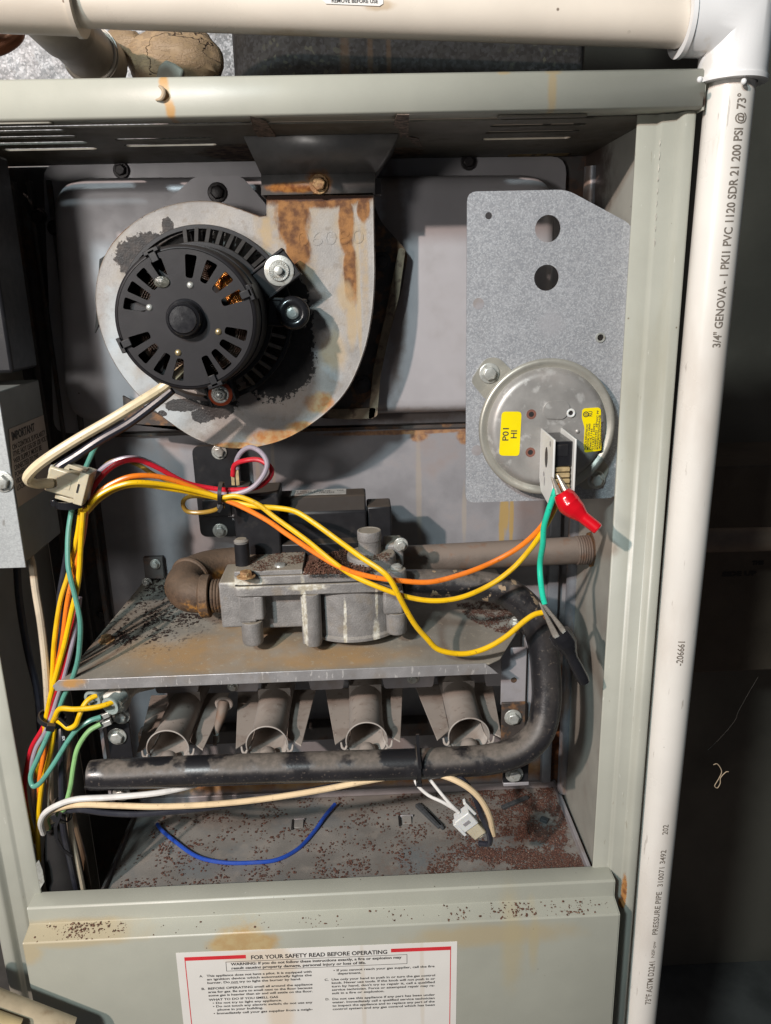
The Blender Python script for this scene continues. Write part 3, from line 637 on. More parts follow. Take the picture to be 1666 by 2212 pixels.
LL = [('A.', .075, 22.5, .012), ('This appliance does not have a pilot. It is equipped with', .10, 22.5, .375), ('an ignition device which automatically lights the', .10, 25.7, .375), ('burner. Do not try to light the burner by hand.', .10, 28.9, .335),
      ('B.', .077, 34.2, .012), ('BEFORE OPERATING smell all around the appliance', .10, 34.2, .375), ('area for gas. Be sure to smell next to the floor because', .10, 37.4, .375), ('some gas is heavier than air and will settle on the floor.', .10, 40.6, .375),
      ('WHAT TO DO IF YOU SMELL GAS', .10, 44.6, .25), ('• Do not try to light any appliance.', .112, 47.8, .25), ('• Do not touch any electric switch; do not use any', .112, 51.0, .36), ('phone in your building.', .127, 54.2, .165), ('• Immediately call your gas supplier from a neigh-', .112, 57.6, .36),
      ('• If you cannot reach your gas supplier, call the fire', .553, 22.3, .365), ('department.', .568, 25.4, .085),
      ('C.', .52, 30.6, .014), ('Use only your hand to push in or turn the gas control', .545, 30.6, .375), ('knob. Never use tools. If the knob will not push in or', .545, 33.8, .375), ('turn by hand, don\'t try to repair it, call a qualified', .545, 37.0, .375), ('service technician. Force or attempted repair may re-', .545, 40.2, .375), ('sult in a fire or explosion.', .545, 43.4, .19),
      ('D.', .52, 48.8, .014), ('Do not use this appliance if any part has been under', .545, 48.8, .375), ('water. Immediately call a qualified service technician', .545, 52.0, .375), ('to inspect the appliance and to replace any part of the', .545, 55.2, .375), ('control system and any gas control which has been', .545, 58.4, .375)]
for b_, s_, t_, w2 in LL: LT(b_, s_, t_, 2.75, w2, .045)
LQ('underline', .182, 29.5, .212, 29.75, m_black_ink, .1)

# ================================================================== PVC PIPEWORK
pv = thing('pvc_pipe_run', 'white plastic drain pipe turning down beside the cabinet at an elbow', 'pipe', (214.5, 0, 102))
vt = Vector((214.3, 0, 104)); vb = Vector((212.3, 20, -900)); vdir = (vb-vt).normalized()
vb = vt+vdir*1000; vt0 = vt+Vector((0, 0, 40))
G().tube([vt+Vector((0, 0, 20)), vt, vb], 13.35, 48, smooth=False).out('vertical_pipe', m_pvc, pv)
hc = P(1450, 46, -2); hl = P(-120, -14, -2)        # axis of the horizontal run
hdir = (hl-hc).normalized()
G().tube([hc+Vector((12, 0, 0)), hl+hdir*20], 13.6, 48, smooth=False).out('horizontal_pipe', m_pvch, pv)
# elbow fitting: two sockets meeting at a mitre
corner = Vector((vt.x, -1, hc.z))
g = G()
R1 = 18.6; s1_ = corner+hdir*32; s2_ = Vector((vt.x, 0, 104.5))
n = 48; vs = []
def ringat(c, ax, r, shear=None):
    out = []
    for k in range(n):
        an = 2*math.pi*k/n
        out.append((an, r))
    return out
# rings: horizontal socket lip, horizontal body, mitre, vertical body, vertical lip
X_ = Vector((1, 0, 0)); Z_ = Vector((0, 0, 1)); Yv = Vector((0, 1, 0))
for (c, kind, r) in ((s1_, 'h', 15.2), (s1_, 'h', 19.3), (s1_-hdir*2.4, 'h', 19.5), (s1_-hdir*2.6, 'h', R1), (corner+hdir*18, 'h', R1-.2)):
    for k in range(n):
        an = 2*math.pi*k/n; vs.append(c+Yv*math.cos(an)*r+Z_*math.sin(an)*r)
for k in range(n):                        # mitre ring lies in the 45 degree plane
    an = 2*math.pi*k/n; r = R1-.2; vs.append(corner+Yv*math.cos(an)*r+Z_*math.sin(an)*r+X_*math.sin(an)*r)
for (c, r) in ((corner+Vector((0, 0, -18)), R1-.2), (s2_+Vector((0, 0, 2.6)), R1), (s2_+Vector((0, 0, 2.4)), 19.5), (s2_, 19.3), (s2_, 14)):
    for k in range(n):
        an = 2*math.pi*k/n; vs.append(c+Yv*math.cos(an)*r+X_*math.sin(an)*r)
L_ = len(vs)//n
g.add(vs, [(j*n+k, j*n+(k+1) % n, (j+1)*n+(k+1) % n, (j+1)*n+k) for j in range(L_-1) for k in range(n)])
g.out('elbow_fitting', m_fit, pv, ang=28)
# tee at the left and its branch back into the furnace
tc = P(60, -10, -2); g = G(); g.lathe(P(172, -8, -2), hdir, [(0, 14), (0, 19.4), (2.5, 19.5), (2.7, 18.4), (90, 18.4)], 48); g.out('tee_fitting', m_pvch, pv)
br = P(40, 24, -2); brd = Vector((0.0, 1, 0))
m_br = mat('dirty_pvc_branch', (0.50, 0.44, 0.37), .42, 0, (.03, .12), bump=(.6, .02), layers=[dict(m=('noise', .04, .48, .68), c=(.33, .27, .20), a=.7)])
tb = P(75, -8, -2); be = P(212, 136, 92); bd = (be-tb).normalized(); Lb = (be-tb).length
G().lathe(tb, bd, [(2, 17.2), (40, 17.0), (44, 15.4), (Lb-14, 15.4), (Lb-14, 17.8), (Lb+4, 17.8), (Lb+4, 12)], 44).out('branch_pipe', m_br, pv)
G().torus(tb+bd*(Lb-15), bd, 16.0, 1.0, 44, 8).out('branch_collar', m_pvch, pv)
# printed lettering along the vertical pipe
up = -vdir
def pipe_text(body, u, v0, v1, size, m=m_ink, side=0, bold=.06, fitk=1):
    a = P(u, v0, -12); b = P(u, v1, -12); Ln = (b.z-a.z)
    c = vt+vdir*((vt.z-a.z)/abs(vdir.z))
    o = c+Vector((side, -13, 0))
    text('lettering', body, m, pv, c+Vector((side+size*.35, -13.35, 0)), up, Vector((-1, 0, 0)), size, fit=Ln*fitk, bold=bold, wrap=(vt, vdir, 13.35))
pipe_text('3/4" GENOVA - 1 PKI1 PVC 1120 SDR 21 200 PSI @ 73°', 1545, 752, 204, 7.2, side=1.2, bold=.16)
pipe_text('-206661', 1450, 1448, 1395, 6.2, side=-1.8, bold=.14)
pipe_text('202', 1415, 1822, 1800, 5.8, side=.2, bold=.1)
pipe_text('310071 3492', 1405, 1938, 1857, 5.8, side=.5, bold=.1)
pipe_text('PRESSURE PIPE', 1395, 2045, 1950, 6.0, side=.3, bold=.12)
pipe_text('73°F ASTM D2241', 1385, 2200, 2105, 6.6, side=.5, bold=.12)
pipe_text('NSF-pw', 1390, 2096, 2060, 3.6, side=.5)
# small sticker at the top edge of the horizontal pipe
p0 = P(697, 2, -16); p1 = P(829, 4, -16)
st = G().tube([hc, hl], 13.75, 64, smooth=False, caps=False)
lab2 = thing('pipe_sticker', 'small white sticker reading remove before use on horizontal pipe', 'sticker', P(760, 0, -16))
q = [P(697, -30, -15.9), P(829, -28, -15.9), P(828, 8, -15.9), P(820, 13, -15.9), P(704, 8, -15.9), P(698, 2, -15.9)]
G().prism(q, (0, .3, 0)).out('paper', m_paper, lab2); text('print', 'REMOVE BEFORE USE', m_black_ink, lab2, P(716, 5, -16.1), ((p1-p0).normalized()), (0, 0, 1), 2.4, fit=24, bold=.04)

# ================================================================== BEHIND THE TOP: DUCT, HOOD, PUTTY
d = G().box((-420, 175, 60), (-60, 177, 420)).out('galvanized_duct', m_duct); tag(d, 'bright spangled galvanized duct wall behind the branch pipe', 'duct')
hood = thing('flue_hood', 'dark galvanized vent hood with rounded left corner above the cabinet', 'vent hood', (20, 90, 111))
a = P(487, 150, 60); b = P(1265, 150, 60); g = G()
rr = 48; pr = []
for k in range(9):
    t = R_(180+90*k/8); pr.append((a.x+rr+rr*math.cos(t), 60+rr+rr*math.sin(t)))
for k in range(5):
    t = R_(270+90*k/4); pr.append((b.x-6+6*math.cos(t), 66+6*math.sin(t)))
pr = [(pr[0][0], 172)]+pr+[(b.x, 172)]
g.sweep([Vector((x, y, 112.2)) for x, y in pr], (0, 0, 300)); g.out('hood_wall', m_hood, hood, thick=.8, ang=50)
# putty lump
g = G(); c0 = P(372, 125, 105); vs = []; n1, n2 = 40, 24
for i in range(n2+1):
    th = math.pi*i/n2
    for j in range(n1):
        ph = 2*math.pi*j/n1; dv = Vector((math.sin(th)*math.cos(ph), math.sin(th)*math.sin(ph), math.cos(th)))
        k = 1+.13*mnoise.noise(dv*1.7+Vector((3, 1, 0)))+.05*mnoise.noise(dv*6)
        if dv.x < -.2: k *= .92
        vs.append(c0+Vector((dv.x*34*k, dv.y*22*k, dv.z*21*k-(abs(dv.x)**2)*4)))
g.add(vs, [(i*n1+j, i*n1+(j+1) % n1, (i+1)*n1+(j+1) % n1, (i+1)*n1+j) for i in range(n2) for j in range(n1)])
pt = thing('duct_putty', 'lump of cracked brown duct putty with a pale plug stuck in it', 'putty', c0)
g.out('putty_lump', m_putty, pt)
g = G(); c1 = P(262, 105, 110); vs = []
for i in range(13):
    th = math.pi*i/12
    for j in range(20):
        ph = 2*math.pi*j/20; dv = Vector((math.sin(th)*math.cos(ph), math.sin(th)*math.sin(ph), math.cos(th)))
        k = 1+.2*mnoise.noise(dv*2); vs.append(c1+Vector((dv.x*19*k, dv.y*12*k, dv.z*11*k)))
g.add(vs, [(i*20+j, i*20+(j+1) % 20, (i+1)*20+(j+1) % 20, (i+1)*20+j) for i in range(12) for j in range(20)]); g.out('putty_smear', m_putty, pt)
m_plug = mat('pale_plug', (.36, .36, .30), .6, 0, (.1, .1), bump=(.6, .05))
q = [P(u, v, 76) for u, v in ((358, 128), (342, 143), (336, 170), (392, 172), (397, 150), (378, 137))]
G().prism(q, (0, 6, 0)).out('plug', m_plug, pt, bevel=1.2)
# copper line in the top-left corner
cp = G().tube([P(-30, 108, 60), P(8, 95, 60), P(34, 72, 60), P(30, 40, 60)], 5.2, 18).out('copper_tube', mat('tarnished_copper', (.26, .10, .05), .4, .5, (.06, .2)), None)
tag(cp, 'tarnished copper tube end peeking in at the top left corner', 'tube')

# chip of putty on the top rail
crm = G().tube([P(344, 186, -6), P(350, 190, -7.4), P(354, 198, -8), P(353, 207, -7.8), P(347, 214, -7.2), P(337, 216, -6.2)], [.6, 1.0, 1.2, 1.2, 1.0, .5], 8)
crm = crm.out('wax_crumb', m_lint); tag(crm, 'small curled tan crumb stuck on the grey top rail', 'crumb')

# ================================================================== INDUCER BLOWER
# collector box cover (stamped)
cb = thing('collector_box', 'stamped grey collector box cover behind the blower, lit in stripes at the top', 'cover', (-20, 145, -90))
def XZ(pts, Y): return [P(u, v, Y) for u, v in pts]
YF, YR = 143.5, 114.0
def flat2(pts, Y): return [(P(u, v, Y).x, P(u, v, Y).z) for u, v in pts]
mxz = Matrix(((1, 0, 0, 0), (0, 0, -1, 0), (0, 1, 0, 0), (0, 0, 0, 1)))      # (x, z, t) -> (x, -t, z)
def sheetY(name, pts2, Y0, Y1, m, parent, bevel=0, holes=(), **k):
    M = mxz.copy(); M.translation = Vector((0, (Y0+Y1)/2, 0)); return cut_plate(name, pts2, holes, abs(Y1-Y0), M, m, parent)
fo = rpoly([(P(93, 352, YF).x, P(93, 352, YF).z), (CX1-16, P(1200, 338, YF).z), (CX1-16, zs+3), (P(120, 920, YF).x-2, zs+3)], 12)
sheetY('flange', fo, YF, 146.5, m_collector, cb)
# raised pan: outline at rear and smaller, rounded at front
ob = [(P(128, 385, YF).x, P(128, 385, YF).z), (CX1-26, P(1180, 378, YF).z), (CX1-26, zs+12), (P(160, 905, YF).x, zs+12)]
def insetp(pts, d):
    cx = sum(p[0] for p in pts)/len(pts); cz = sum(p[1] for p in pts)/len(pts)
    return [(p[0]-math.copysign(d, p[0]-cx), p[1]-math.copysign(d, p[1]-cz)) for p in pts]
loops = []
for d_, y_, r_ in ((0, YF, 26), (2.0, 128, 26), (3.5, 120, 26), (6, 116, 25), (10, 114.2, 24), (14, 114, 22)):
    loops.append([Vector((x, y_, z)) for x, z in rpoly(insetp(ob, d_), r_, 10)])
nL = len(loops[0]); g = G(); vs = [p for l in loops for p in l]
g.add(vs, [(j*nL+k, j*nL+(k+1) % nL, (j+1)*nL+(k+1) % nL, (j+1)*nL+k) for j in range(len(loops)-1) for k in range(nL)]+[tuple(range((len(loops)-1)*nL, len(loops)*nL))])
g.out('raised_pan', m_collector, cb, ang=60)
for (u, v, Y) in ((262, 368, 142), (1012, 350, 142), (85, 468, 141), (120, 492, 141)):
    hexbolt(cb, P(u, v, Y), r=4, m=m_dbolt, name='screw')

blw = thing('inducer_blower', 'round rusted blower housing with a black slotted motor', 'blower', P(500, 690, 100))
HY = 65
hpx = [(805, 424), (806, 520), (807, 600), (801, 680), (784, 760), (750, 838), (700, 893), (630, 940), (560, 963), (490, 966), (425, 947), (360, 905), (300, 852), (250, 785), (220, 715), (209, 640), (222, 570), (258, 512), (318, 466), (390, 441), (460, 438), (520, 455), (560, 470), (577, 468), (577, 424)]
def smooth_loop(pts, keep, sub=5):
    out = []; L = len(pts)
    for i in range(L):
        p0, p1, p2, p3 = (Vector(pts[(i+k) % L]) for k in (-1, 0, 1, 2))
        if i in keep or (i+1) % L in keep: out.append(tuple(p1)); continue
        for k in range(sub):
            t = k/sub; q = .5*((2*p1)+(p2-p0)*t+(2*p0-5*p1+4*p2-p3)*t*t+(3*p1-p0-3*p2+p3)*t**3); out.append(tuple(q))
    return out
hp = smooth_loop([tuple(x) for x in flat2(hpx, HY)], (0, 22, 23, 24))
g = G(); nL = len(hp); cx = sum(p[0] for p in hp)/nL; cz = sum(p[1] for p in hp)/nL
def sc(pts, k, Y): return [Vector((cx+(x-cx)*k, Y, cz+(z-cz)*k)) for x, z in pts]
lp = [sc(hp, .985, 106), sc(hp, .985, 72), sc(hp, 1.012, 70), sc(hp, 1.014, 68), sc(hp, 1.012, 66), sc(hp, 1.004, HY), sc(hp, .99, HY+.2)]
g.add([p for l in lp[:3] for p in l], [(j*nL+k, j*nL+(k+1) % nL, (j+1)*nL+(k+1) % nL, (j+1)*nL+k) for j in range(2) for k in range(nL)])
g.out('housing_scroll', m_housing_side, blw)
g = G(); g.add([p for l in lp[2:6] for p in l], [(j*nL+k, j*nL+(k+1) % nL, (j+1)*nL+(k+1) % nL, (j+1)*nL+k) for j in range(3) for k in range(nL)]); g.out('rolled_rim', mat('rust_edged_rim', (.40, .34, .28), .45, .3, (.05, .15), bump=(.8, .06), layers=[dict(m=('noise', .05, .46, .6), c=(.24, .13, .07), c2=(.13, .07, .04), a=.85, me=0), dict(m=('noise', .3, .62, .68), c=(.05, .03, .02))]), blw, ang=60)
g = G(); l2 = lp[5:]
g.add([p for l in l2 for p in l], [(j*nL+k, j*nL+(k+1) % nL, (j+1)*nL+(k+1) % nL, (j+1)*nL+k) for j in range(len(l2)-1) for k in range(nL)]+[tuple(range((len(l2)-1)*nL, len(l2)*nL))])
g.out('housing_face', m_housing, blw, ang=60)
# mounting flange plates behind the scroll
q = flat2([(325, 470), (420, 383), (520, 380), (540, 400), (578, 445), (576, 466), (560, 480), (400, 520)], 100)
sheetY('mounting_flange', rpoly(q, 4), 98, 101, m_collector, blw)
q = flat2([(700, 420), (800, 418), (822, 478), (882, 545), (870, 620), (838, 735), (822, 812), (800, 900), (700, 905), (480, 830)], 104)
sheetY('mounting_flange', rpoly(q, 5), 104, 107, m_rustbr, blw)
q = flat2([(862, 535), (876, 538), (862, 640), (838, 735), (822, 812), (815, 898), (796, 905), (806, 800), (828, 700)], 102)
m_gask = mat('old_gasket', (.21, .165, .11), .7, 0, (.1, .3), bump=(.6, .1), layers=[dict(m=('noise', .1, .5, .6), c=(.07, .04, .025), a=.8)])
sheetY('gasket', rpoly(q, 2), 100, 103.8, m_gask, blw)
q = flat2([(690, 885), (812, 880), (808, 903), (745, 905), (700, 900)], 102); sheetY('gasket', rpoly(q, 2), 100, 103.8, m_gask, blw)
q = flat2([(215, 560), (300, 500), (320, 560), (240, 640), (205, 720)], 104); sheetY('mounting_flange', q, 104, 107, m_rustbr, blw)
q = flat2([(265, 855), (360, 905), (470, 940), (470, 925), (270, 915)], 104); sheetY('mounting_flange', q, 104, 107, m_rustbr, blw)
hexbolt(blw, P(470, 416, 97.5), r=4.6, m=m_dbolt); hexbolt(blw, P(825, 565, 103), r=4.6, m=m_dbolt); hexbolt(blw, P(783, 830, 103), r=4.6, m=m_dbolt)
# transition collar and duct up to the hood
tr = thing('flue_transition', 'grey tapered sheet metal transition above the blower outlet with a rusty collar bolt', 'duct', P(690, 400, 80))
def fr(u0, v0, u1, v1, Y0, Y1):
    a = P(u0, v0, Y0); b = P(u1, v1, Y0); z = (a.z+b.z)/2; return [Vector((a.x, Y0, z)), Vector((b.x, Y0, z)), Vector((b.x, Y1, z)), Vector((a.x, Y1, z))]
m_trans = mat('dark_sheet_transition', (0.22, 0.215, 0.21), .42, .45, (.05, .2), bump=(.5, .03), layers=[dict(m=('noise', .05, .5, .7), c=(.09, .08, .075), a=.6), dict(m=('blobs', [B(690, 395, 60, 26, 26), B(640, 405, 60, 60, 12)], .15, .5, .3), c=RUST, c2=RUST2, me=0)])
c1_ = fr(566, 376, 810, 376, 60, 104); c2_ = fr(566, 420, 808, 418, 60, 104); c0_ = fr(525, 262, 860, 262, 45, 120)
zt = 90.0; c0_ = [Vector((p.x, p.y, zt)) for p in c0_]
g = G(); g.add(c1_+c2_, [(i, (i+1) % 4, 4+(i+1) % 4, 4+i) for i in range(4)]); g.out('collar', m_trans, tr, thick=1.2)
g = G(); g.add(c0_+[p+Vector((0, 0, .3)) for p in c1_], [(i, (i+1) % 4, 4+(i+1) % 4, 4+i) for i in range(4)]); g.out('tapered_duct', m_trans, tr, thick=1.0)
hexbolt(tr, P(689, 398, 59), r=4.2, m=m_rbolt)
G().box(tuple(P(811, 385, 70)), tuple(P(823, 424, 76))).out('side_tab', m_dkback, tr)
# stamped digits on the housing face
text('stamped_digit', '06080', m_housing, blw, P(640, 532, HY-.08), (1, 0, .02), (0, 0, 1), 13, fit=44, bold=-.05, depth=.05)

# motor
mt = blw
MC = P(402, 689, -5); MR = 41.6; AX = Vector((0, 1, 0))
def mp(r, deg, Y): a_ = R_(deg); return Vector((MC.x+r*math.cos(a_), Y, MC.z+r*math.sin(a_)))
slots = []
for dg in (80, 60, 41, 21, -17, -35, -52, -68, -103, -122, -141, -159, 164, 147.6, 131, 113):
    r0, r1 = 23.2, 36.2; w0, w1 = 2.0, 3.5; a_ = R_(dg); ca, sa = math.cos(a_), math.sin(a_)
    q = [(r0, -w0), (r1, -w1), (r1, w1), (r0, w0)]
    slots.append(rpoly([(MC.x+r*ca-w_*sa, MC.z+r*sa+w_*ca) for r, w_ in q], 1.4, 3))
sheetY('motor_end_bell', circ(MC.x, MC.z, MR-2.2, 96), -5.6, -4.0, m_motor, mt, holes=slots+[circ(MC.x, MC.z, 9, 24)])
g = G(); g.lathe((MC.x, -5.6, MC.z), AX, [(0, MR-2.6), (0, MR-2.2), (.5, MR-1), (1.6, MR-.3), (3, MR), (17, MR+.2), (17.2, MR+1.0), (21, MR+1.2), (22, MR+1.2), (46, MR+1.2), (47, MR-.5)], 96, caps=False)
g.out('motor_can', m_motor, mt, ang=40)
g = G(); g.lathe((MC.x, 0, MC.z), (0, -1, 0), [(3, 13.5), (4.6, 13.0), (5.6, 11.6), (6.2, 10.4), (11.5, 10.0), (13.0, 9.2), (13.6, 8.2)], 48, caps=False); g.out('bearing_boss', m_blackgloss, mt, ang=40)
G().lathe((MC.x, 0, MC.z), (0, -1, 0), [(9, 8.5), (13.2, 8.3), (14.0, 7.6), (14.2, 0.1)], 40, caps=False).out('bearing_cap', m_blackgloss, mt, ang=40)
for dg, rr, mm in ((77, 19.4, m_bolt), (-23, 19.9, m_brass), (-108, 20.2, m_brass), (161, 21.5, m_bolt)):
    G().lathe(mp(rr, dg, -5.5), (0, -1, 0), [(0, 2.0), (.7, 1.7), (1.2, 1.0), (1.35, .1)], 18, caps=False).out('rivet', mm, mt, ang=60)
for dg in (113, 20, -160, -70):          # spring clips folded over the rim
    a_ = R_(dg); ra = Vector((math.cos(a_), 0, math.sin(a_))); ta = Vector((-math.sin(a_), 0, math.cos(a_))); c_ = Vector((MC.x, 0, MC.z)); g = G()
    g.obox(c_+ra*(MR+.6)+Vector((0, 3, 0)), ra*.8, ta*4.6, (0, 6.0, 0)); g.obox(c_+ra*(MR-3.2)+Vector((0, -6.6, 0)), ra*3.4, ta*2.2, (0, .8, 0))
    g.obox(c_+ra*(MR-.4)+Vector((0, -6.4, 0)), ra*1.3, ta*4.6, (0, 1.0, 0))
    g.out('spring_clip', m_black, mt, bevel=.4)
# windings, stator and insides seen through the slots
G().lathe((MC.x, 14, MC.z), AX, [(0, 40), (.5, 40.3), (28, 40)], 64).out('stator', m_void, mt)
gw = G()
for k in range(9): gw.torus((MC.x, 3.5+abs(k-4)*.9, MC.z), AX, 25+k*1.15, .62, 80, 6)
gw.torus((MC.x, 9, MC.z), AX, 30, 4.8, 64, 10)
cwd = gw.out('winding', m_dkcopper, mt)
gw = G()
for k in range(9):
    gw.tube([mp(25.4+k*1.3, a_, 1.6+abs(k-4)*.8) for a_ in range(4, 57, 6)], .75, 6, sub=2)
gw.out('lit_winding', m_copper, mt)  # bright copper arc painted in where lamp light enters the slots
for dg in (-130, 120, 165):
    p_ = mp(29, dg, 1.5); a_ = R_(dg+25); G().obox(p_, Vector((math.cos(a_), 0, math.sin(a_)))*9, Vector((-math.sin(a_), 0, math.cos(a_)))*2.6, (0, .6, 0)).out('insulator', m_black, mt)
G().lathe(mp(24, 119, -6.0), (0, -1, 0), [(-.5, 4.8), (.6, 4.4), (1.2, 2.8), (1.5, .1)], 18, sy=.7, caps=False).out('varnish_blob', mat('dried_varnish', (.09, .09, .075), .25, 0, (.3, .4), bump=(.5, .3)), mt)
# rear cooling ring with fins
RY = 52
g = G(); g.ring((MC.x+1.5, RY, MC.z), AX, 53.5, 56.3, 0, 9, 96); g.out('ring_outer', m_black, mt, bevel=.3)
G().ring((MC.x, RY-8, MC.z), AX, MR-1, MR+4, 0, 8, 96).out('ring_inner', m_black, mt, bevel=.3)
m_fin = mat('grey_fin', (.045, .042, .04), .5, 0, (.1, .2), bump=(1, .03))
for k in range(44):
    dg = k*360/44
    if 8 < dg < 38 or 284 < dg < 300 or 104 < dg < 262: continue
    a_ = R_(dg); ra = Vector((math.cos(a_), 0, math.sin(a_))); ta = Vector((-math.sin(a_), 0, math.cos(a_)))
    c_ = Vector((MC.x, RY, MC.z))
    G().hexa([c_+ra*45+Vector((0, -6, 0))-ta*1.2, c_+ra*45+Vector((0, -6, 0))+ta*1.2, c_+ra*45+Vector((0, 8, 0))+ta*1.2, c_+ra*45+Vector((0, 8, 0))-ta*1.2],
             [c_+ra*54.5+Vector((0, 0, 0))-ta*1.2, c_+ra*54.5+Vector((0, 0, 0))+ta*1.2, c_+ra*54.5+Vector((0, 8, 0))+ta*1.2, c_+ra*54.5+Vector((0, 8, 0))-ta*1.2]).out('cooling_fin', m_fin, mt)
# mounting ears
def ear(u, v, Y, dg, ln=14, w_=9):
    c_ = P(u, v, Y); a_ = R_(dg); ra = Vector((math.cos(a_), 0, math.sin(a_))); ta = Vector((-math.sin(a_), 0, math.cos(a_)))
    g = G(); g.obox(c_-ra*4, ra*ln, ta*w_, (0, 2, 0)); g.obox(c_-ra*4+ta*w_+Vector((0, 4, 0)), ra*ln, ta*1, (0, 7, 0)); g.obox(c_-ra*4-ta*w_+Vector((0, 4, 0)), ra*ln, ta*1, (0, 7, 0))
    g.out('mounting_ear', m_black, mt, bevel=.6); return c_
c_ = ear(604, 585, 40, 35)
G().lathe(c_, (0, -1, 0), [(2, 9.5), (3.0, 9.3), (3.2, 8.6)], 32).out('washer', m_bolt, mt)
g = G(); g.lathe(c_, (0, -1, 0), [(3.2, 6.4), (4.0, 6.4), (4.3, 6)], 32)
for k in range(30):
    a_ = 2*math.pi*k/30; d_ = Vector((math.cos(a_), 0, math.sin(a_))); g.obox(c_+d_*4.9+Vector((0, -4.4, 0)), d_*1.3, d_.cross(AX)*.28, (0, .35, 0))
g.out('serrated_nut', m_bolt, mt); G().lathe(c_, (0, -1, 0), [(4, 2.6), (8, 2.5), (8.3, 2.0)], 18).out('stud', m_bolt, mt)
c_ = ear(634, 676, 42, -5, 12, 8)
G().torus(c_+Vector((0, -3, 0)), (0, 1, 0), 7.2, 3.6, 36, 12).out('grommet', m_blackgloss, mt)
G().lathe(c_, (0, -1, 0), [(0, 4.6), (4, 4.4), (5.4, 3.6), (6, 2.2)], 20).out('screw', m_bolt, mt, ang=20)
c_ = ear(478, 850, 38, -75, 11, 8)
G().lathe(c_, (0, -1, 0), [(1, 8), (3, 7.8), (4.5, 6)], 28).out('grommet', mat('red_rubber_grommet', (.36, .06, .02), .5), mt)
hexbolt(mt, c_+Vector((0, -4, 0)), r=4.0, name='nut'); G().lathe(c_, (0, -1, 0), [(4, 2.0), (9.5, 2.0), (9.8, 1.5)], 16).out('stud', m_bolt, mt)

# ================================================================== PRESSURE SWITCH ON ITS PLATE
pl = thing('mounting_plate', 'spangled galvanized steel plate with clipped corner carrying the round switch', 'plate', P(1150, 1080, 40))
o2 = flat2([(1008, 430), (1008, 1082), (1345, 1083)], 35)
zt_ = P(1100, 412, 35).z; xl = P(1008, 700, 35).x; zb = P(1100, 1083, 35).z; xr = 175.6
tc_ = P(1224, 410, 35); te = P(1378, 492, 35)
sl_ = (te.z-tc_.z)/(te.x-tc_.x)
outl = rpoly([(xl, zb), (xl, zt_), (tc_.x, zt_), (xr, tc_.z+sl_*(xr-tc_.x)), (xr, zb)], 6)
def h2(u, v, rp, Y=35):
    p = P(u, v, Y); return circ(p.x, p.z, (P(u+rp, v, Y)-p).length)
sheetY('plate', outl, 35, 36.6, m_plate, pl, holes=[h2(1184, 494, 28), h2(1181, 600, 27), h2(1056, 466, 7.5), h2(1297, 729, 8)])
for (u, v) in ((1034, 656), (1030, 973)):
    p = P(u, v, 34.9); G().ring(p, (0, -1, 0), 3.3, 3.6, -.05, .06, 28).out('knockout', m_strip, pl); G().lathe(p, (0, -1, 0), [(0, 3.3), (.05, 3.3)], 24).out('knockout', m_strip, pl)
G().ring(P(1297, 729, 34.8), (0, -1, 0), 2.1, 3.2, -.2, .6, 24).out('extruded_hole', m_bolt, pl)

ps = thing('pressure_switch', 'round zinc pressure switch with two yellow labels', 'switch', P(1183, 925, 31))
SC = P(1183, 925, 21); RR = (P(1183+146, 925, 21)-SC).length
g = G(); g.lathe((SC.x, 31, SC.z), (0, -1, 0), [(-3.6, RR*.86), (0, RR*.88), (3, RR*.93), (6, RR), (8.2, RR+.3), (9.6, RR-.3), (10.0, RR-1.6), (9.6, RR-3.2), (8.4, RR-4.6), (8.0, RR-5.6)], 96, caps=False); g.out('switch_rim', m_rim, ps, ang=60)
g = G(); g.lathe((SC.x, 31, SC.z), (0, -1, 0), [(7.9, RR-5.4), (9.8, RR-6.4), (11.6, RR-7.6), (12.6, RR-9.2), (13.0, RR-11), (13.0, 10), (13.0, .2)], 96, caps=False); g.out('switch_cover', m_switch, ps, ang=60)
FY = 31-13.0
def f2(u, v, Y=FY): p = P(u, v, Y); return (p.x, p.z)
# tabs with hex bolts
q = [f2(u, v, 32) for u, v in ((1017, 824), (1050, 774), (1078, 772), (1112, 805), (1060, 862), (1048, 862))]
sheetY('mounting_tab', rpoly(q, 4), 33.6, 34.9, m_rim, ps); hexbolt(ps, P(1057, 806, 33.4), r=4.6)
q = [f2(u, v, 32) for u, v in ((1318, 1010), (1312, 1032), (1286, 1056), (1262, 1060), (1246, 1040), (1296, 985))]
sheetY('mounting_tab', rpoly(q, 4), 33.6, 34.9, m_rim, ps); hexbolt(ps, P(1287, 1036, 33.4), r=4.4)
# raised pad and details on the cover
q = [f2(u, v) for u, v in ((1172, 888), (1180, 868), (1224, 866), (1232, 880), (1220, 905), (1178, 904))]
sheetY('raised_pad', rpoly(q, 3), FY-.9, FY+.3, m_switch, ps)
for (u, v, r_) in ((1148, 895, 1.7), (1146, 977, 1.7)):
    G().lathe(P(u, v, FY-.12), (0, -1, 0), [(0, r_), (.05, r_)], 20).out('cover_hole', m_void, ps)
    G().ring(P(u, v, FY-.08), (0, -1, 0), r_, r_*1.9, 0, .05, 20).out('rust_ring', mat('hole_rust', (.17, .07, .05), .8), ps)
for (u, v) in ((1192, 877), (1248, 932), (1186, 1010)):
    G().lathe(P(u, v, FY), (0, -1, 0), [(-.3, 1.8), (.5, 1.3), (.8, .1)], 16, caps=False).out('dimple', m_switch, ps, ang=60)
c_ = P(1233, 892, FY); G().torus(c_+Vector((0, -.6, 0)), (0, 1, 0), 2.2, .8, 24, 8).out('eyelet', m_whitenylon, ps); G().lathe(c_, (0, -1, 0), [(0, 1.4), (.4, 1.3)], 16).out('eyelet_pin', m_dbolt, ps)
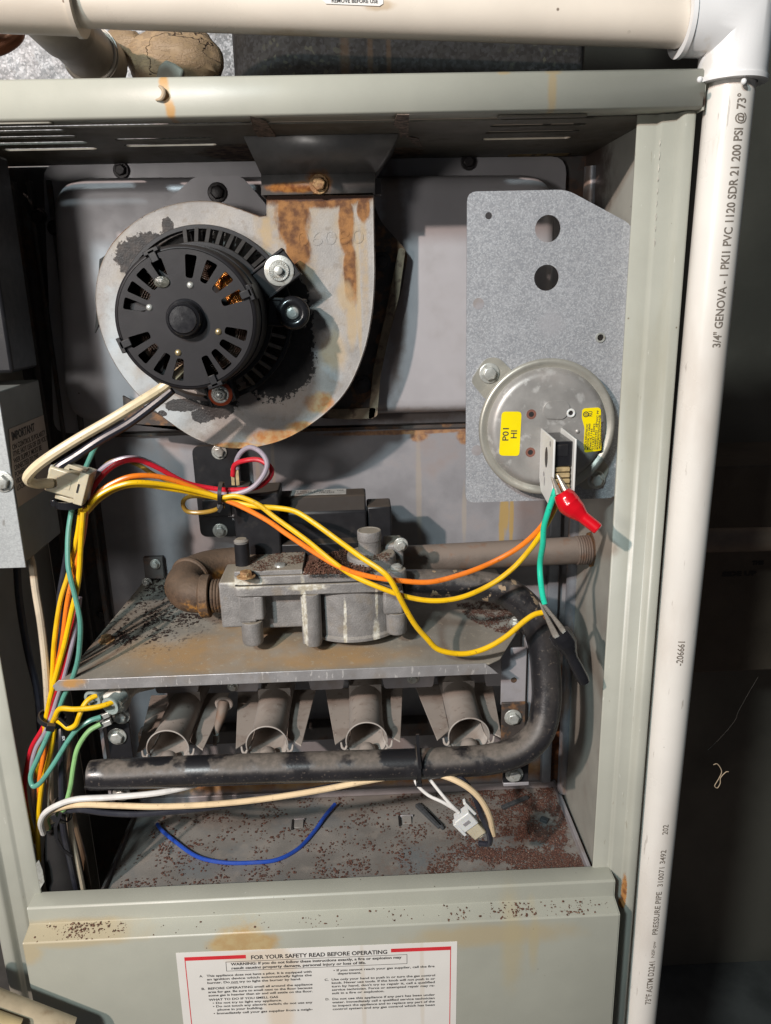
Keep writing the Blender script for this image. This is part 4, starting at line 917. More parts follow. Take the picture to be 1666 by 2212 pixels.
# yellow labels
q = [f2(u, v) for u, v in ((1084, 889), (1127, 889), (1122, 985), (1078, 984))]
sheetY('yellow_label', rpoly(q, 2.6), FY-.16, FY+.05, m_yellowlab, ps)
p = P(1098, 953, FY-.22); dv = (P(1101, 895, FY-.22)-P(1098, 953, FY-.22)).normalized(); dx = Vector((dv.z, 0, -dv.x))
text('label_print', 'P01', m_black_ink, ps, p, dv, -dx, 5.6, fit=(P(1098, 953, FY)-P(1101, 926, FY)).length, bold=.07)
text('label_print', 'HI', m_black_ink, ps, P(1116, 948, FY-.22), dv, -dx, 5.6, fit=(P(1116, 948, FY)-P(1118, 931, FY)).length, bold=.07)
q = [f2(u, v) for u, v in ((1258, 886), (1262, 882), (1293, 880), (1298, 884), (1299, 973), (1263, 978), (1261, 960), (1263, 925), (1257, 903))]
sheetY('yellow_label', rpoly(q, 1.2), FY-.16, FY+.05, m_yellowlab, ps)
for i_, (s_, ln) in enumerate((('TRIDELTA INDUSTRIES INC', .62), ('MENTOR, OH 44060', .62), ('FS6614-1165', .50), ('011637 / 3092', .62), ('C340071P01 .58"WC PF', .92), ('MOUNT(MONTER)DIAPHRAGM', .80), ('(MEMBRANE)VERTICAL', .66))):
    u_ = 1265.5+i_*5.2; o_ = P(u_+.6, 972.5-i_*.3, FY-.22); text('label_print', s_, m_black_ink, ps, o_, dv*1, -dx, 1.75, fit=28*ln, bold=.035)
text('label_print', 'RU', m_black_ink, ps, P(1279, 900, FY-.22), dv, -dx, 3.6, fit=3.4, bold=.06)
G().ring(P(1266, 895, FY-.2), (0, -1, 0), 1.3, 1.9, 0, .06, 20).out('label_mark', m_black_ink, ps)
G().ring(P(1266, 895, FY-.2), (0, -1, 0), .5, .9, 0, .06, 16).out('label_mark', m_black_ink, ps)
# terminal block: two pale cheeks, black micro switch and tan terminals
X1 = PX(1196, 965, P(1168, 960, FY).x).x; xL = P(1167, 960, FY).x
zT = P(1170, 925, FY).z; zB_ = P(1168, 1050, FY).z
zTf = PX(1197, 934, xL).z
yf = -17
def cheek(x, hole):
    t_ = 1.3
    q = [Vector((x, FY, zT)), Vector((x, yf, zT-1)), Vector((x, yf, zB_-1)), Vector((x, yf+4, zB_-6)), Vector((x, FY-6, zB_-2)), Vector((x, FY, zB_+6))]
    g = G(); g.prism(q, (t_, 0, 0)); g.out('cheek_plate', m_whitepl, ps, bevel=.4)
    if hole:
        for (yy, zz, ra, rb) in ((yf+17, (zT+zB_)/2+4, 3.6, 6.6), (yf+8, zT-5, 1.8, 1.8), (yf+22, (zT+zB_)/2-8, 1.6, 1.6), (yf+20, zB_+7, 1.0, 3.0)):
            g = G(); g.add([Vector((x-.12, yy+ra*math.cos(2*math.pi*k/20), zz+rb*math.sin(2*math.pi*k/20))) for k in range(20)], [tuple(range(20))]); g.out('cheek_hole', m_strip if ra < 2 else m_dbolt, ps)
cheek(xL, True); cheek(xL+13.0, False)
zz0 = zT-3; zm = zT-(zT-zB_)*.48
G().box((xL+1.5, yf+4, zm), (xL+12.8, FY, zz0)).out('micro_switch', m_blackgloss, ps, bevel=.5)
G().box((xL+3, yf+3.6, zz0-9), (xL+10, yf+4.2, zz0-2)).out('micro_switch_button', m_black, ps, bevel=.2)
for k in range(4): G().box((xL+2.0+(k % 2)*.4, yf+3-k*.5, zm-3.2-k*3.6), (xL+11.5, yf+14, zm-.4-k*3.6)).out('terminal', m_tan, ps, bevel=.4)
G().box((xL+4, yf+2, zm-22), (xL+9, yf+8, zm-14)).out('terminal', m_tan, ps, bevel=.5)
G().tube([(xL+8, yf+1, zm-14), (xL+9.5, yf-1.5, zm-18), (xL+8, yf-2, zm-22)], 1.5, 8).out('bare_strand', m_copperw, ps)

# ================================================================== JUMPER LEAD
jl = thing('jumper_lead', 'green jumper lead with one red and one black alligator clip', 'jumper lead', P(1180, 1180, 5))
def boot(name, path, prof, m, sy=.85): # lathe-like along a curved path
    G().tube(path, prof, 28, sub=8).out(name, m, jl, ang=60)
a0 = P(1196, 1030, -16); a1 = P(1214, 1064, -20); a2 = P(1231, 1090, -23); a3 = P(1260, 1117, -28); a4 = P(1291, 1142, -33)
G().tube([a0+Vector((-1, 0, 0)), a1+Vector((-2.0, 0, -1))], [.8, 2.2], 10, smooth=False).out('jaw', m_chrome, jl)
G().tube([a0+Vector((2.5, 1, 1)), a1+Vector((2.5, 2, 1))], [.8, 2.2], 10, smooth=False).out('jaw', m_chrome, jl)
boot('red_boot', [a1, a1.lerp(a2, .4), a2, a2.lerp(a3, .5), a3, a3.lerp(a4, .6), a4], [5.4, 6.8, 7.4, 6.2, 3.9, 3.8, 3.7], m_redrub)
dr = (a4-a3).normalized(); G().lathe(a4+dr*.05, dr, [(-.3, 2.1), (.1, 2.1)], 20).out('socket', m_chrome, jl); G().lathe(a4+dr*.2, dr, [(0, .9), (.05, .9)], 14).out('socket_hole', m_void, jl)
G().torus(a4, dr, 2.7, .9, 24, 8).out('boot_lip', m_redrub, jl)
b0 = P(1168, 1300, -4); b1 = P(1207, 1367, -8); b2 = P(1224, 1392, -10); b3 = P(1237, 1422, -12); b4 = P(1263, 1474, -14)
dj = (b1-b0).normalized(); sj = Vector((dj.z, 0, -dj.x))
def jaw(off0, off1, w_):
    g = G(); p0 = b0+off0; p1 = b1+off1; s_ = Vector((0, 1, 0))
    g.hexa([p0-sj*.5-s_*1.2, p0+sj*.5-s_*1.2, p0+sj*.5+s_*1.2, p0-sj*.5+s_*1.2], [p1-sj*w_-s_*3, p1+sj*w_-s_*3, p1+sj*w_+s_*3, p1-sj*w_+s_*3]); g.out('jaw', m_chrome, jl, bevel=.5)
jaw(sj*-.9, sj*-3.4, 1.9); jaw(sj*.9, sj*2.6, 2.3)
for k in range(6):
    p_ = b0.lerp(b1, .12+k*.06)-sj*(.2+k*.12); G().obox(p_, sj*.5, dj*.45, (0, 1.1, 0)).out('jaw_tooth', m_chrome, jl)
boot('black_boot', [b1, b1.lerp(b2, .5), b2, b2.lerp(b3, .6), b3, b3.lerp(b4, .3), b3.lerp(b4, .8), b4], [7.4, 7.8, 7.2, 4.6, 3.7, 4.1, 4.2, 3.6], m_blackgloss)
G().tube([P(1201, 1056, -18), P(1193, 1080, -18), P(1183, 1110, -16), P(1175, 1140, -12), P(1173, 1175, -8), P(1167, 1215, -1), P(1168, 1252, -3), P(1173, 1288, -5), P(1177, 1304, -6)], 1.95, 14).out('green_wire', W_J, jl)

# ================================================================== SHELF
sh = thing('valve_shelf', 'stained sloping metal shelf carrying the gas valve, its front lip turned down', 'shelf', PS(600, 1440))
s1 = PS(160, 1463); s2 = PS(1030, 1418); s3 = PS(1068, 1436); s4 = PS(1134, 1338); s5 = PS(1100, 1295)
yb = 146
def onS(x, y, h=0): return Vector((x, y, shz(x, y)+h))
yfr = 4.0
poly = [onS(-206, yfr), onS(84, yfr), onS(92, yfr+5), onS(s4.x, s4.y), onS(s4.x, s4.y+12), onS(112, yb), onS(-185, yb)]
pr2 = [(p.x, p.y) for p in poly]
g = G(); n_ = 40; g.prism([Vector((p.x, p.y, p.z)) for p in poly], (0, 0, -1.2)); g.out('shelf_top', m_shelf, sh, bevel=.3)
lipz = 7.5
q = [Vector((-208, yfr-1.0, shz(0, yfr)+.4)), Vector((81, yfr-1.0, shz(0, yfr)+.4)), Vector((86, yfr-1.3, shz(0, yfr)-lipz*.5)), Vector((90, yfr-1.5, shz(0, yfr)-lipz)), Vector((-211, yfr-1.5, shz(0, yfr)-lipz)), Vector((-212.5, yfr-1.3, shz(0, yfr)-lipz*.5))]
g = G(); g.prism(q, (0, 1.0, 0)); g.out('front_lip', m_shelfedge, sh, bevel=.35)
hexbolt(sh, PS(231, 1384), SHN, r=4.0, m=m_rbolt)
hexbolt(sh, PS(1113, 1345), SHN, r=3, m=m_bolt, name='screw')
pp = [PS(238, 1400, -1.5), PS(150, 1475, -1.5)]

# ================================================================== GAS VALVE
gv = thing('gas_valve', 'cast aluminium gas valve with black coil housing and rust flakes on top', 'gas valve', (-20, 60, -248))
VY = 20
vx = lambda u, v=1300: P(u, v, VY).x
vz = lambda v, u=680: P(u, v, VY).z
xa, xb = vx(507), vx(868)
zt0 = vz(1240)-.5; zt1 = vz(1262); zb1 = vz(1284)
def rb(x0, y0, x1, y1, z0, z1, r=5):
    return [Vector((x, y, z0)) for x, y in rrect(x0, y0, x1, y1, r, 4)], (0, 0, z1-z0)
g = G(); a_, d_ = rb(xa, VY, xb, 82, zt1+.8, zt0, 5); g.prism(a_, d_); g.out('cover_plate', m_valve, gv, bevel=.7)
G().box((xa+1, VY+1, zt1), (xb-1, 81, zt1+.8)).out('gasket', m_void, gv)
g = G(); a_, d_ = rb(xa-.6, VY-.6, xb+.6, 83, zb1, zt1, 5); g.prism(a_, d_); g.out('body_flange', m_valve, gv, bevel=.8)
# left inlet block
x_l = vx(474); zl0 = vz(1254); zl1 = vz(1352)
G().box((x_l, VY+2, zl1), (xa+10, 60, zl0)).out('inlet_block', m_valve, gv, bevel=1.2)
# mid body
zf = vz(1395)
g = G(); g.box((xa+2, VY+1.5, vz(1342)), (xa+14, 60, zb1)); g.out('body_rib', m_valve, gv, bevel=1.2)
g = G(); g.box((xa+12, VY+14, vz(1372)), (xb-4, 78, zb1)); g.out('body_core', m_valve, gv, bevel=1.5)
g = G(); g.box((vx(545), VY+1, vz(1338)), (vx(568), VY+16, zb1)); g.out('body_rib', m_valve, gv, bevel=1.6)
g = G(); g.lathe((vx(538), VY+6, zb1), (0, 0, -1), [(20, 7.6), (35, 7.4), (37, 6.6)], 24); g.out('foot_boss', m_valve, gv, bevel=.3)
g = G(); g.lathe((vx(673), VY+3, zb1), (0, 0, -1), [(-.4, 6.4), (36, 6.0), (38.5, 5.4)], 24); g.out('foot_boss', m_valve, gv, bevel=.3)
g = G(); g.box((vx(648), VY+4, zf-1), (vx(660), VY+24, zb1)); g.out('body_rib', m_valve, gv, bevel=1.2)
# round diaphragm case
cxv = vx(760); rcv = 38
g = G(); g.lathe((cxv, VY+rcv+1.5, zb1), (0, 0, -1), [(-.2, rcv), (34, rcv-1), (35.5, rcv+.6), (37.5, rcv+.6), (38.2, rcv-.6)], 72); g.out('diaphragm_case', m_valve, gv, bevel=0)
g = G(); g.box((vx(828), VY+.6, vz(1336)), (vx(873), VY+30, zb1)); g.out('outlet_block', m_valve, gv, bevel=2)
g = G(); g.lathe((vx(857), VY+7, vz(1336)), (0, 0, -1), [(-.5, 7.4), (14, 7.2), (15.5, 6.4)], 24); g.out('foot_boss', m_valve, gv, bevel=.3)
G().lathe((vx(673), VY+3, zb1-38.5), (0, 0, -1), [(0, 3.2), (1.5, 2.8)], 12).out('foot_screw', m_rbolt, gv)
G().lathe((vx(857), VY+7, vz(1336)-15.5), (0, 0, -1), [(0, 3.2), (1.5, 2.8)], 12).out('foot_screw', m_rbolt, gv)
# top details: recess wall, bolts
def TP(u, v, h=0): return PZ(u, v, zt0+h)
p = TP(655, 1235); G().box((xa+1, VY+1.5, zt0), (p.x, 78, zt0+3.6)).out('raised_deck', m_valve, gv, bevel=.6)
G().box((p.x+.5, VY+.5, zt0), (xb-18, VY+3, zt0+2.0)).out('raised_edge', m_valve, gv, bevel=.5)
hexbolt(gv, TP(532, 1246, 1.8), (0, 0, 1), r=4.4, m=m_rbolt)
G().lathe(TP(605, 1222, 3.6), (0, 0, 1), [(0, 4.2), (1.2, 3.8), (1.6, .1)], 20, caps=False).out('plug', m_bolt, gv, ang=60)
# regulator tower
ct = TP(800, 1222); G().lathe((ct.x+1, ct.y+4, zt0), (0, 0, 1), [(0, 17.5), (7.5, 17), (8.3, 16)], 40).out('regulator_base', m_valve, gv, bevel=.3)
zr = zt0+8
G().lathe((ct.x, ct.y+5, zr), (0, 0, 1), [(0, 8.0), (9, 7.8), (10, 8.4), (16, 8.4), (16.6, 8.0), (16.6, 7.0), (16.2, 6.8), (16.2, .1)], 36, caps=False).out('regulator_cap', m_valve, gv, bevel=.15, seg=1)
pb = P(855, 1165, 55); G().box((pb.x-9, 44, zt0-6), (pb.x+5, 66, pb.z)).out('outlet_boss', m_valve, gv, bevel=2)
c_ = P(857, 1228, 24); G().lathe((c_.x, 25, zt1), (0, 0, 1), [(0, 7), (7, 6.6), (7.6, 6)], 24).out('screw_boss', m_valve, gv, bevel=.3)
G().lathe((c_.x, 25, zt1+7.6), (0, 0, 1), [(0, 4.2), (1.8, 4), (2.8, 2.6)], 20).out('screw', m_bolt, gv)
hexbolt(gv, P(866, 1176, 42), r=3.5)
# black post
c_ = P(524, 1202, 36); G().lathe((c_.x, 36, zt0+3.4), (0, 0, 1), [(0, 5.2), (15, 5.0), (16, 5.0), (16.2, 4.8)], 28).out('spacer', m_black, gv)
G().lathe((c_.x, 36, zt0+19.4), (0, 0, 1), [(0, 5.0), (1.6, 5.2), (3, 3.6)], 24).out('spacer_cap', m_valve, gv)
# coil housing (black)
KY = 66
kp = lambda u, v, Y=KY: P(u, v, Y)
def yzprism(u0, u1, prof, m, name, bevel=1.0, uv=1120, Y=KY):
    x0 = P(u0, uv, Y).x; x1 = P(u1, uv, Y).x; g = G(); g.prism([Vector((x0, y, z)) for y, z in prof], (x1-x0, 0, 0)); return g.out(name, m, gv, bevel=bevel)
zbk = zt0+.5
za = P(550, 1066, 56).z; yzprism(506, 604, [(56, zbk), (56, za), (88, za), (88, zbk)], m_black, 'coil_block', 1.4, Y=56)
zb2 = P(700, 1107, 70).z; zc2 = P(700, 1068, 84).z; yzprism(602, 792, [(70, zbk), (70, zb2), (80, zc2), (100, zc2), (100, zbk)], m_black, 'coil_cover', 1.4, Y=72)
zd2 = P(820, 1094, 74).z; yzprism(793, 846, [(74, zbk), (74, zd2), (96, zd2+.5), (96, zbk)], m_black, 'coil_end', 1.4, Y=74)
G().box((P(604, 1180, 60).x, 58, zbk), (P(800, 1180, 60).x, 70.5, P(700, 1172, 60).z)).out('coil_base', m_black, gv, bevel=.8)
# silver label on the top of the cover
zlab = zc2+1.0
q = [Vector((PZ(630, 1062, zlab).x, 83, zlab)), Vector((PZ(748, 1058, zlab).x, 83, zlab)), Vector((PZ(748, 1058, zlab).x, 99, zlab)), Vector((PZ(630, 1062, zlab).x, 99, zlab))]
q = [Vector((p_.x, p_.y-.0, zc2+.05)) for p_ in q]
G().prism(q, (0, 0, .15)).out('silver_label', m_silverpaper, gv)
lx = q[0].x; text('label_print', '24 VOLTS .5A 60 HZ\nU221099001   168-3258', m_black_ink, gv, (lx+2, 92, zc2+.25), (1, 0, 0), (0, 1, 0), 4.4, fit=30)
text('label_print', 'CGA', m_black_ink, gv, (lx+34, 92, zc2+.25), (1, 0, 0), (0, 1, 0), 4.6, fit=5)
# terminal fence
G().box((kp(512, 1050, 62).x, 60, za), (kp(540, 1050, 62).x, 74, za+5)).out('terminal_fence', m_black, gv, bevel=.6)
for (u, w2) in ((503, 0), (513, 0)):
    p = kp(u, 1048, 60); p2 = kp(u, 1012, 60); G().obox(((p.x+p2.x)/2, 60, (p.z+p2.z)/2), (1.1, 0, 0), (0, .5, 0), (0, 0, (p2.z-p.z)/2)).out('spade_terminal', m_tan, gv)

# black module plate on the back wall
bp = thing('black_module', 'black rounded plate screwed to the back wall beside the coil', 'plate', P(465, 1160, 140))
q = flat2([(414, 965), (514, 962), (530, 1158), (434, 1160)], 132); sheetY('module_plate', rpoly(q, 6), 132, 138, m_black, bp)
hexbolt(bp, P(474, 976, 131.8), r=4.2); hexbolt(bp, P(476, 1146, 131.8), r=4.2)
text('print', 'Generator', m_white_ink, bp, P(492, 1116, 131.7), (1, 0, 0), (0, 0, 1), 3.2, fit=9)
text('print', '93', m_white_ink, bp, P(502, 1124, 131.7), (1, 0, 0), (0, 0, 1), 2.6)
G().box(tuple(P(436, 1080, 131)), tuple(P(505, 1110, 139))).out('module_relief', m_black, bp, bevel=1)

# rusty elbow feeding the valve from the left
e = thing('iron_elbow', 'rusty iron pipe elbow screwed into the left side of the valve', 'pipe fitting', P(410, 1325, 45))
ez = P(440, 1290, 40).z
pth = [Vector((x_l+1, 42, ez)), Vector((x_l-12, 42, ez)), Vector((x_l-24, 46, ez+1)), Vector((x_l-31, 57, ez+2)), Vector((x_l-30, 72, ez+4)), Vector((x_l-22, 86, ez+5)), Vector((x_l-6, 96, ez+5)), Vector((x_l+18, 100, ez+5))]
G().tube(pth[1:], [12, 14.0, 14.6, 14.0, 13, 12, 11.5], 28, sub=8).out('elbow_body', m_rustel, e)
G().lathe(pth[1]+Vector((2, 0, 0)), (-1, 0, 0), [(0, 11), (0, 15.2), (6, 15.4), (7.5, 13.5)], 32).out('elbow_band', m_rustel, e, bevel=.5)
for k in range(4): G().torus(pth[0]+Vector((-2.2-k*2.2, 0, 0)), (1, 0, 0), 11.0, 1.1, 36, 8).out('thread', m_rustel, e)
G().torus(pth[4], (pth[5]-pth[3]).normalized(), 13, 2.6, 36, 10).out('elbow_band', m_rustel, e)
# black iron manifold
mf = thing('gas_manifold', 'black iron gas pipe bending from the valve down to the horizontal burner manifold', 'pipe', P(700, 1660, 5))
MP = [P(872, 1262, 44), P(960, 1262, 44), P(1040, 1266, 42), P(1100, 1282, 38), P(1148, 1325, 32), P(1172, 1390, 26), P(1180, 1460, 20), P(1180, 1520, 14), P(1166, 1580, 8), P(1125, 1620, 5), P(1060, 1640, 4), P(980, 1646, 4), P(900, 1650, 4), P(700, 1656, 4), P(400, 1666, 4), P(215, 1674, 4), P(196, 1675, 4)]
rm = 10.7
G().tube(MP, [rm]*(len(MP)-2)+[rm, rm*.86], 40, sub=8).out('manifold_pipe', m_pipe, mf)
G().lathe(MP[-1], (-1, 0, 0), [(0, rm*.86), (1.5, rm*.7), (2.2, 3)], 28).out('end_cap', m_pipe, mf)
# brown gas pipe on the right, threaded into its lock nut
gp = thing('gas_supply_pipe', 'dusty brown gas pipe running behind the wires to the right wall', 'pipe', P(1080, 1190, 100))
g0 = P(850, 1210, 88); g1 = P(1276, 1187, 88)
G().tube([g0, g1], 10.6, 36, smooth=False).out('pipe_body', m_brownpipe, gp)
gd = (g1-g0).normalized()
for k in range(7): G().torus(P(1246, 1189, 88)+gd*(k*1.9), gd, 10.4, 1.1, 36, 8).out('thread', m_brownpipe, gp)
G().lathe(P(1274, 1187, 88), gd, [(0, 11), (0, 14.5), (4.5, 14.5), (4.5, 11)], 8).out('lock_nut', m_rustel, gp, bevel=.6)

# ================================================================== BURNERS
BZ = P(790, 1598, 34).z+1.0
def burner(u, label, first=None):
    c = P(u, 1592, 34); X = c.x; yl, zl = 34, BZ
    t = thing('burner', label, 'burner', (X, 80, BZ-16), 'inshot burners under the shelf')
    g = G(); o = Vector((X, 0, BZ))
    # venturi tube with flared half round mouth
    prof = [(31, 14.8), (31.3, 15.4), (32.6, 15.2), (36, 14.2), (44, 13.0), (56, 12.6), (90, 12.9), (118, 13.8), (146, 15)]; n = 30; vs = []
    for t_, r_ in prof:
        for k in range(n+1):
            an = R_(-14+208*k/n) if t_ < 44 else R_(-8+196*k/n); vs.append(o+Vector((r_*math.cos(an), t_, r_*math.sin(an))))
    g.add(vs, [(j_*(n+1)+k, j_*(n+1)+k+1, (j_+1)*(n+1)+k+1, (j_+1)*(n+1)+k) for j_ in range(len(prof)-1) for k in range(n)])
    g.out('venturi_tube', m_burner, t, thick=.7, ang=60)
    g = G(); vs = []
    for t_, r_ in ((33.5, 14.5), (42, 12.6), (60, 12), (75, 10), (90, 8)):        # lower funnel half
        for k in range(17): an = R_(180+180*k/16); vs.append(o+Vector((r_*math.cos(an), t_, r_*.8*math.sin(an)-3)))
    g.add(vs, [(j_*17+k, j_*17+k+1, (j_+1)*17+k+1, (j_+1)*17+k) for j_ in range(4) for k in range(16)]); g.out('lower_funnel', m_burner, t, thick=1.0, ang=60)
    for s_ in (-1, 1):
        q = [Vector((X+s_*13.0, 46, BZ-3)), Vector((X+s_*(23.5 if s_ < 0 else 25), 33, BZ-3)), Vector((X+s_*(34 if s_ < 0 else 32), 118, BZ-3)), Vector((X+s_*12.8, 118, BZ-3))]
        G().prism(q, (0, 0, -1.3)).out('wing', m_burner, t, bevel=.3)
        G().tube([(X+s_*14.8, 31, BZ-3.2), (X+s_*16.0, 30.5, BZ-5.8), (X+s_*18.2, 31, BZ-4.8), (X+s_*19.0, 32, BZ-1.0)], [.8, 1.0, 1.0, .7], 10).out('mouth_curl', m_burner, t)
    # cross vane inside the mouth and the orifice in front of it
    G().tube([(X-16, 31, BZ-5.6), (X-12.5, 32, BZ-9.5), (X-6.5, 33, BZ-11.8), (X, 33, BZ-12.4), (X+6.5, 33, BZ-11.8), (X+12.5, 32, BZ-9.5), (X+16, 31, BZ-5.6)], .9, 8).out('lower_lip', m_burner, t)
    G().obox((X, 92, BZ), (13, 0, 0), (0, .5, 0), (0, 0, 13)).out('baffle', m_burner, t)
    G().lathe((X, 12, BZ-8), (0, 1, 0), [(0, 5.5), (10, 5.5), (14, 6.6), (20, 6.4), (22, 5), (23.5, .5)], 24).out('orifice', m_burner, t)
    return t
for u, lb in ((362, 'leftmost dusty burner, in shadow behind the black pipe'), (577, 'second dusty burner from the left, left of the middle'), (792, 'third dusty burner, just left of the zip tie'), (1012, 'rightmost dusty burner, next to the right bracket')):
    burner(u, lb)
bb = thing('burner_bracket', 'notched grey bracket strip holding the burner tops under the shelf', 'bracket', P(780, 1480, 92))
YB = 88
xs_ = [(330, 430), (500, 560), (665, 745), (825, 940), (1045, 1130)]
zt3 = P(700, 1440, YB).z; zb3 = P(700, 1482, YB).z
for u0, u1 in xs_:
    a_ = P(u0, 1465, YB); b_ = P(u1, 1465, YB); zz = P((u0+u1)/2, 1484-(u0+u1)/2*.022+21, YB).z
    q = [(a_.x-3, zt3+6), (a_.x+2, zz), (b_.x-2, zz), (b_.x+3, zt3+6)]
    sheetY('bracket_lug', rpoly(q, 2), YB, YB+1.4, m_strip, bb)
hexbolt(bb, P(892, 1464, YB-.5), r=3.5, name='screw'); hexbolt(bb, P(503, 1482, YB-.5), r=3, name='screw')
a_ = P(300, 1560, 140); b_ = P(1200, 1560, 140); G().box((a_.x, 132, P(700, 1588, 140).z), (b_.x, 146, P(700, 1560, 140).z)).out('cross_bar', m_dkback, bb, bevel=1)
# right bracket (grey, rusty and black sections)
rbk = thing('right_bracket', 'grey and rust brown upright bracket with two zinc bolts right of the burners', 'bracket', P(1110, 1700, 30))
YK = 26
def plate_px(name, u0, v0, u1, v1, Y, th, m, parent, bevel=.5):
    a_ = P(u0, (v0+v1)/2, Y); b_ = P(u1, (v0+v1)/2, Y); zt_2 = P((u0+u1)/2, v0, Y).z; zb_2 = P((u0+u1)/2, v1, Y).z
    return G().box((a_.x, Y, zb_2), (b_.x, Y+th, zt_2)).out(name, m, parent, bevel=bevel)
plate_px('upper_strip', 1083, 1400, 1137, 1522, YK+4, 2, m_strip, rbk); plate_px('return_flange', 1139, 1400, 1150, 1600, YK+8, 30, m_strip, rbk)
plate_px('rusty_section', 1083, 1518, 1134, 1640, YK+.5, 2, m_rustbr, rbk); plate_px('black_foot', 1087, 1640, 1142, 1690, YK-4, 2.5, m_black, rbk)
plate_px('base_tab', 1088, 1691, 1143, 1698, YK-4, 6, m_strip, rbk)
hexbolt(rbk, P(1108, 1549, YK), r=4.4); hexbolt(rbk, P(1111, 1672, YK-5), r=4.6)
G().lathe(P(1110, 1469, YK+3.8), (0, -1, 0), [(0, 2.2), (.1, 2.2)], 18).out('hole', m_rustbr, rbk)
lbk = thing('left_bracket', 'black upright bracket with zinc bolts left of the burners', 'bracket', P(258, 1720, 30))
plate_px('upright', 234, 1562, 284, 1650, 24, 2, m_black, lbk); plate_px('side_flange', 225, 1562, 233, 1740, 23, 20, m_strip, lbk); plate_px('upper_strip', 240, 1480, 278, 1560, 28, 2, m_strip, lbk); plate_px('lower_foot', 240, 1700, 284, 1728, 20, 2, m_black, lbk)
hexbolt(lbk, P(254, 1590, 23.5), r=4.6); hexbolt(lbk, P(262, 1546, 24), r=4.4); hexbolt(lbk, P(263, 1713, 19.5), r=4.4)
# ignitor block with translucent boots
ig = thing('ignitor_block', 'dirty white ceramic ignitor connector with two translucent wire boots', 'connector', P(250, 1520, 25))
G().tube([P(240, 1520, 22), P(262, 1500, 30), P(290, 1482, 60), P(330, 1478, 90)], [6, 7.5, 6, 4], 10).out('ceramic_body', m_ceramic, ig)
G().obox(P(252, 1510, 18), (7, 0, 2), (0, 7, 0), (-1.5, 0, 8)).out('ceramic_block', m_ceramic, ig, bevel=1.5)
for c_, pd in ((P(208, 1503, 14), (0, 0, 0)), (P(246, 1518, 8), (0, 0, 0))):
    G().lathe(c_, (-.35, -1, -.1), [(-9, 5.6), (2, 5.8), (3.5, 6.6), (4.5, 6.4), (4.6, 4.4), (1, 4.2)], 28, caps=False).out('wire_boot', m_boot, ig, ang=60)
for k, (u, v) in enumerate(((222, 1548), (226, 1564))):
    G().obox(P(u, v, 10), (5, 0, 2), (0, 1.4, 0), (-.5, 0, 1.8)).out('spade_terminal', m_bolt, ig, bevel=.4)
# flame rod between first and second burners
fr_ = thing('flame_sensor', 'small dusty spark rod standing between the two left burners', 'sensor', P(470, 1600, 60))
G().tube([P(484, 1515, 80), P(478, 1545, 74), P(468, 1578, 66), P(464, 1610, 60)], [4.4, 4.0, 2.6, 1.3], 14).out('rod', m_brownpipe, fr_)
G().torus(P(484, 1520, 80), (0, 1, .2), 5.6, 1.6, 24, 8).out('collar', m_burner, fr_)
G().lathe(P(466, 1584, 64), (0, .2, -1), [(0, 2.4), (8, 2.2)], 14).out('glass_sleeve', m_boot, fr_)

# ================================================================== CONTROL BOX ON THE LEFT
kb = thing('control_box', 'grey metal ignition control box with a torn important notice on its side', 'control box', (-240, 30, -180))
fe = P(56, 1215, 4); XE = fe.x; zbt = fe.z
ztp = PX(2, 838, XE).z
yb2 = PX(133, 1160, XE).y; ztp = PX(131, 806, XE).z
m_box = galv('control_box_steel', (.40, .42, .42), (.34, .355, .36), (.46, .48, .48), .8, .45, .2, [dict(m=('noise', .12, .62, .7, (1, 1, .4)), c=(.12, .10, .08), a=.5)])
m_boxs = mat('control_box_side_paint', (.22, .23, .215), .5, .1, (.03, .1), bump=(1, .02))
g = G(); g.box((XE-60, 4, zbt), (XE, yb2, ztp)); g.out('box_body', m_boxs, kb, bevel=.8)
G().box((XE-60, 2.4, zbt-3), (XE+.3, 3.9, ztp)).out('front_flange', m_box, kb, bevel=.4)
hexbolt(kb, P(6, 1040, 2.3), r=4.8)
# side sticker on the X = const face
def SX(u, v): p_ = PX(u, v, XE+.35); return p_
q = [SX(38, 920), SX(40, 925), SX(133, 903), SX(140, 1020), SX(140, 1040), SX(31, 1090), SX(18, 1040)]
ytop = SX(133, 903)
yA, yB_ = 7.0, yb2-1.5; zA_ = PX(60, 917, XE).z+2; zB2 = PX(70, 1075, XE).z
G().prism([Vector((XE+.15, yA+2, zA_)), Vector((XE+.15, yB_, zA_)), Vector((XE+.15, yB_, zB2)), Vector((XE+.15, yA-2, zB2)), Vector((XE+.15, yA-3, zB2+22)), Vector((XE+.15, yA-1, zB2+30))], (.3, 0, 0)).out('notice_paper', m_sidepaper, kb)
hz = (zA_-zB2)
for i_, (s_, dy, sz, fw, bd) in enumerate((('IMPORTANT', 3, 7.2, .62, .25), ('ON CONTROL IS POLARITY', 1.5, 4.8, .93, .06), ('ITIVE. HOT LEG OF 120 VOLT', 1, 4.8, .97, .06), ('WER SUPPLY MUST BE', .5, 4.8, .78, .06), ('ONNECTED TO THE', 0, 4.8, .66, .06), ('POWER LEAD. FAN', -1, 4.8, .66, .06), ('VIOLATING', -1, 4.8, .40, .06), ('LOCKOUT WILL', -1, 4.8, .55, .06))):
    zz = zA_-7.5-(0 if i_ == 0 else 1.5+i_*(hz-14)/8.2)
    text('notice_print', s_, m_black_ink, kb, Vector((XE+.55, yA+dy+1, zz)), (0, 1, 0), (0, 0, 1), sz, fit=(yB_-yA)*fw, bold=bd)
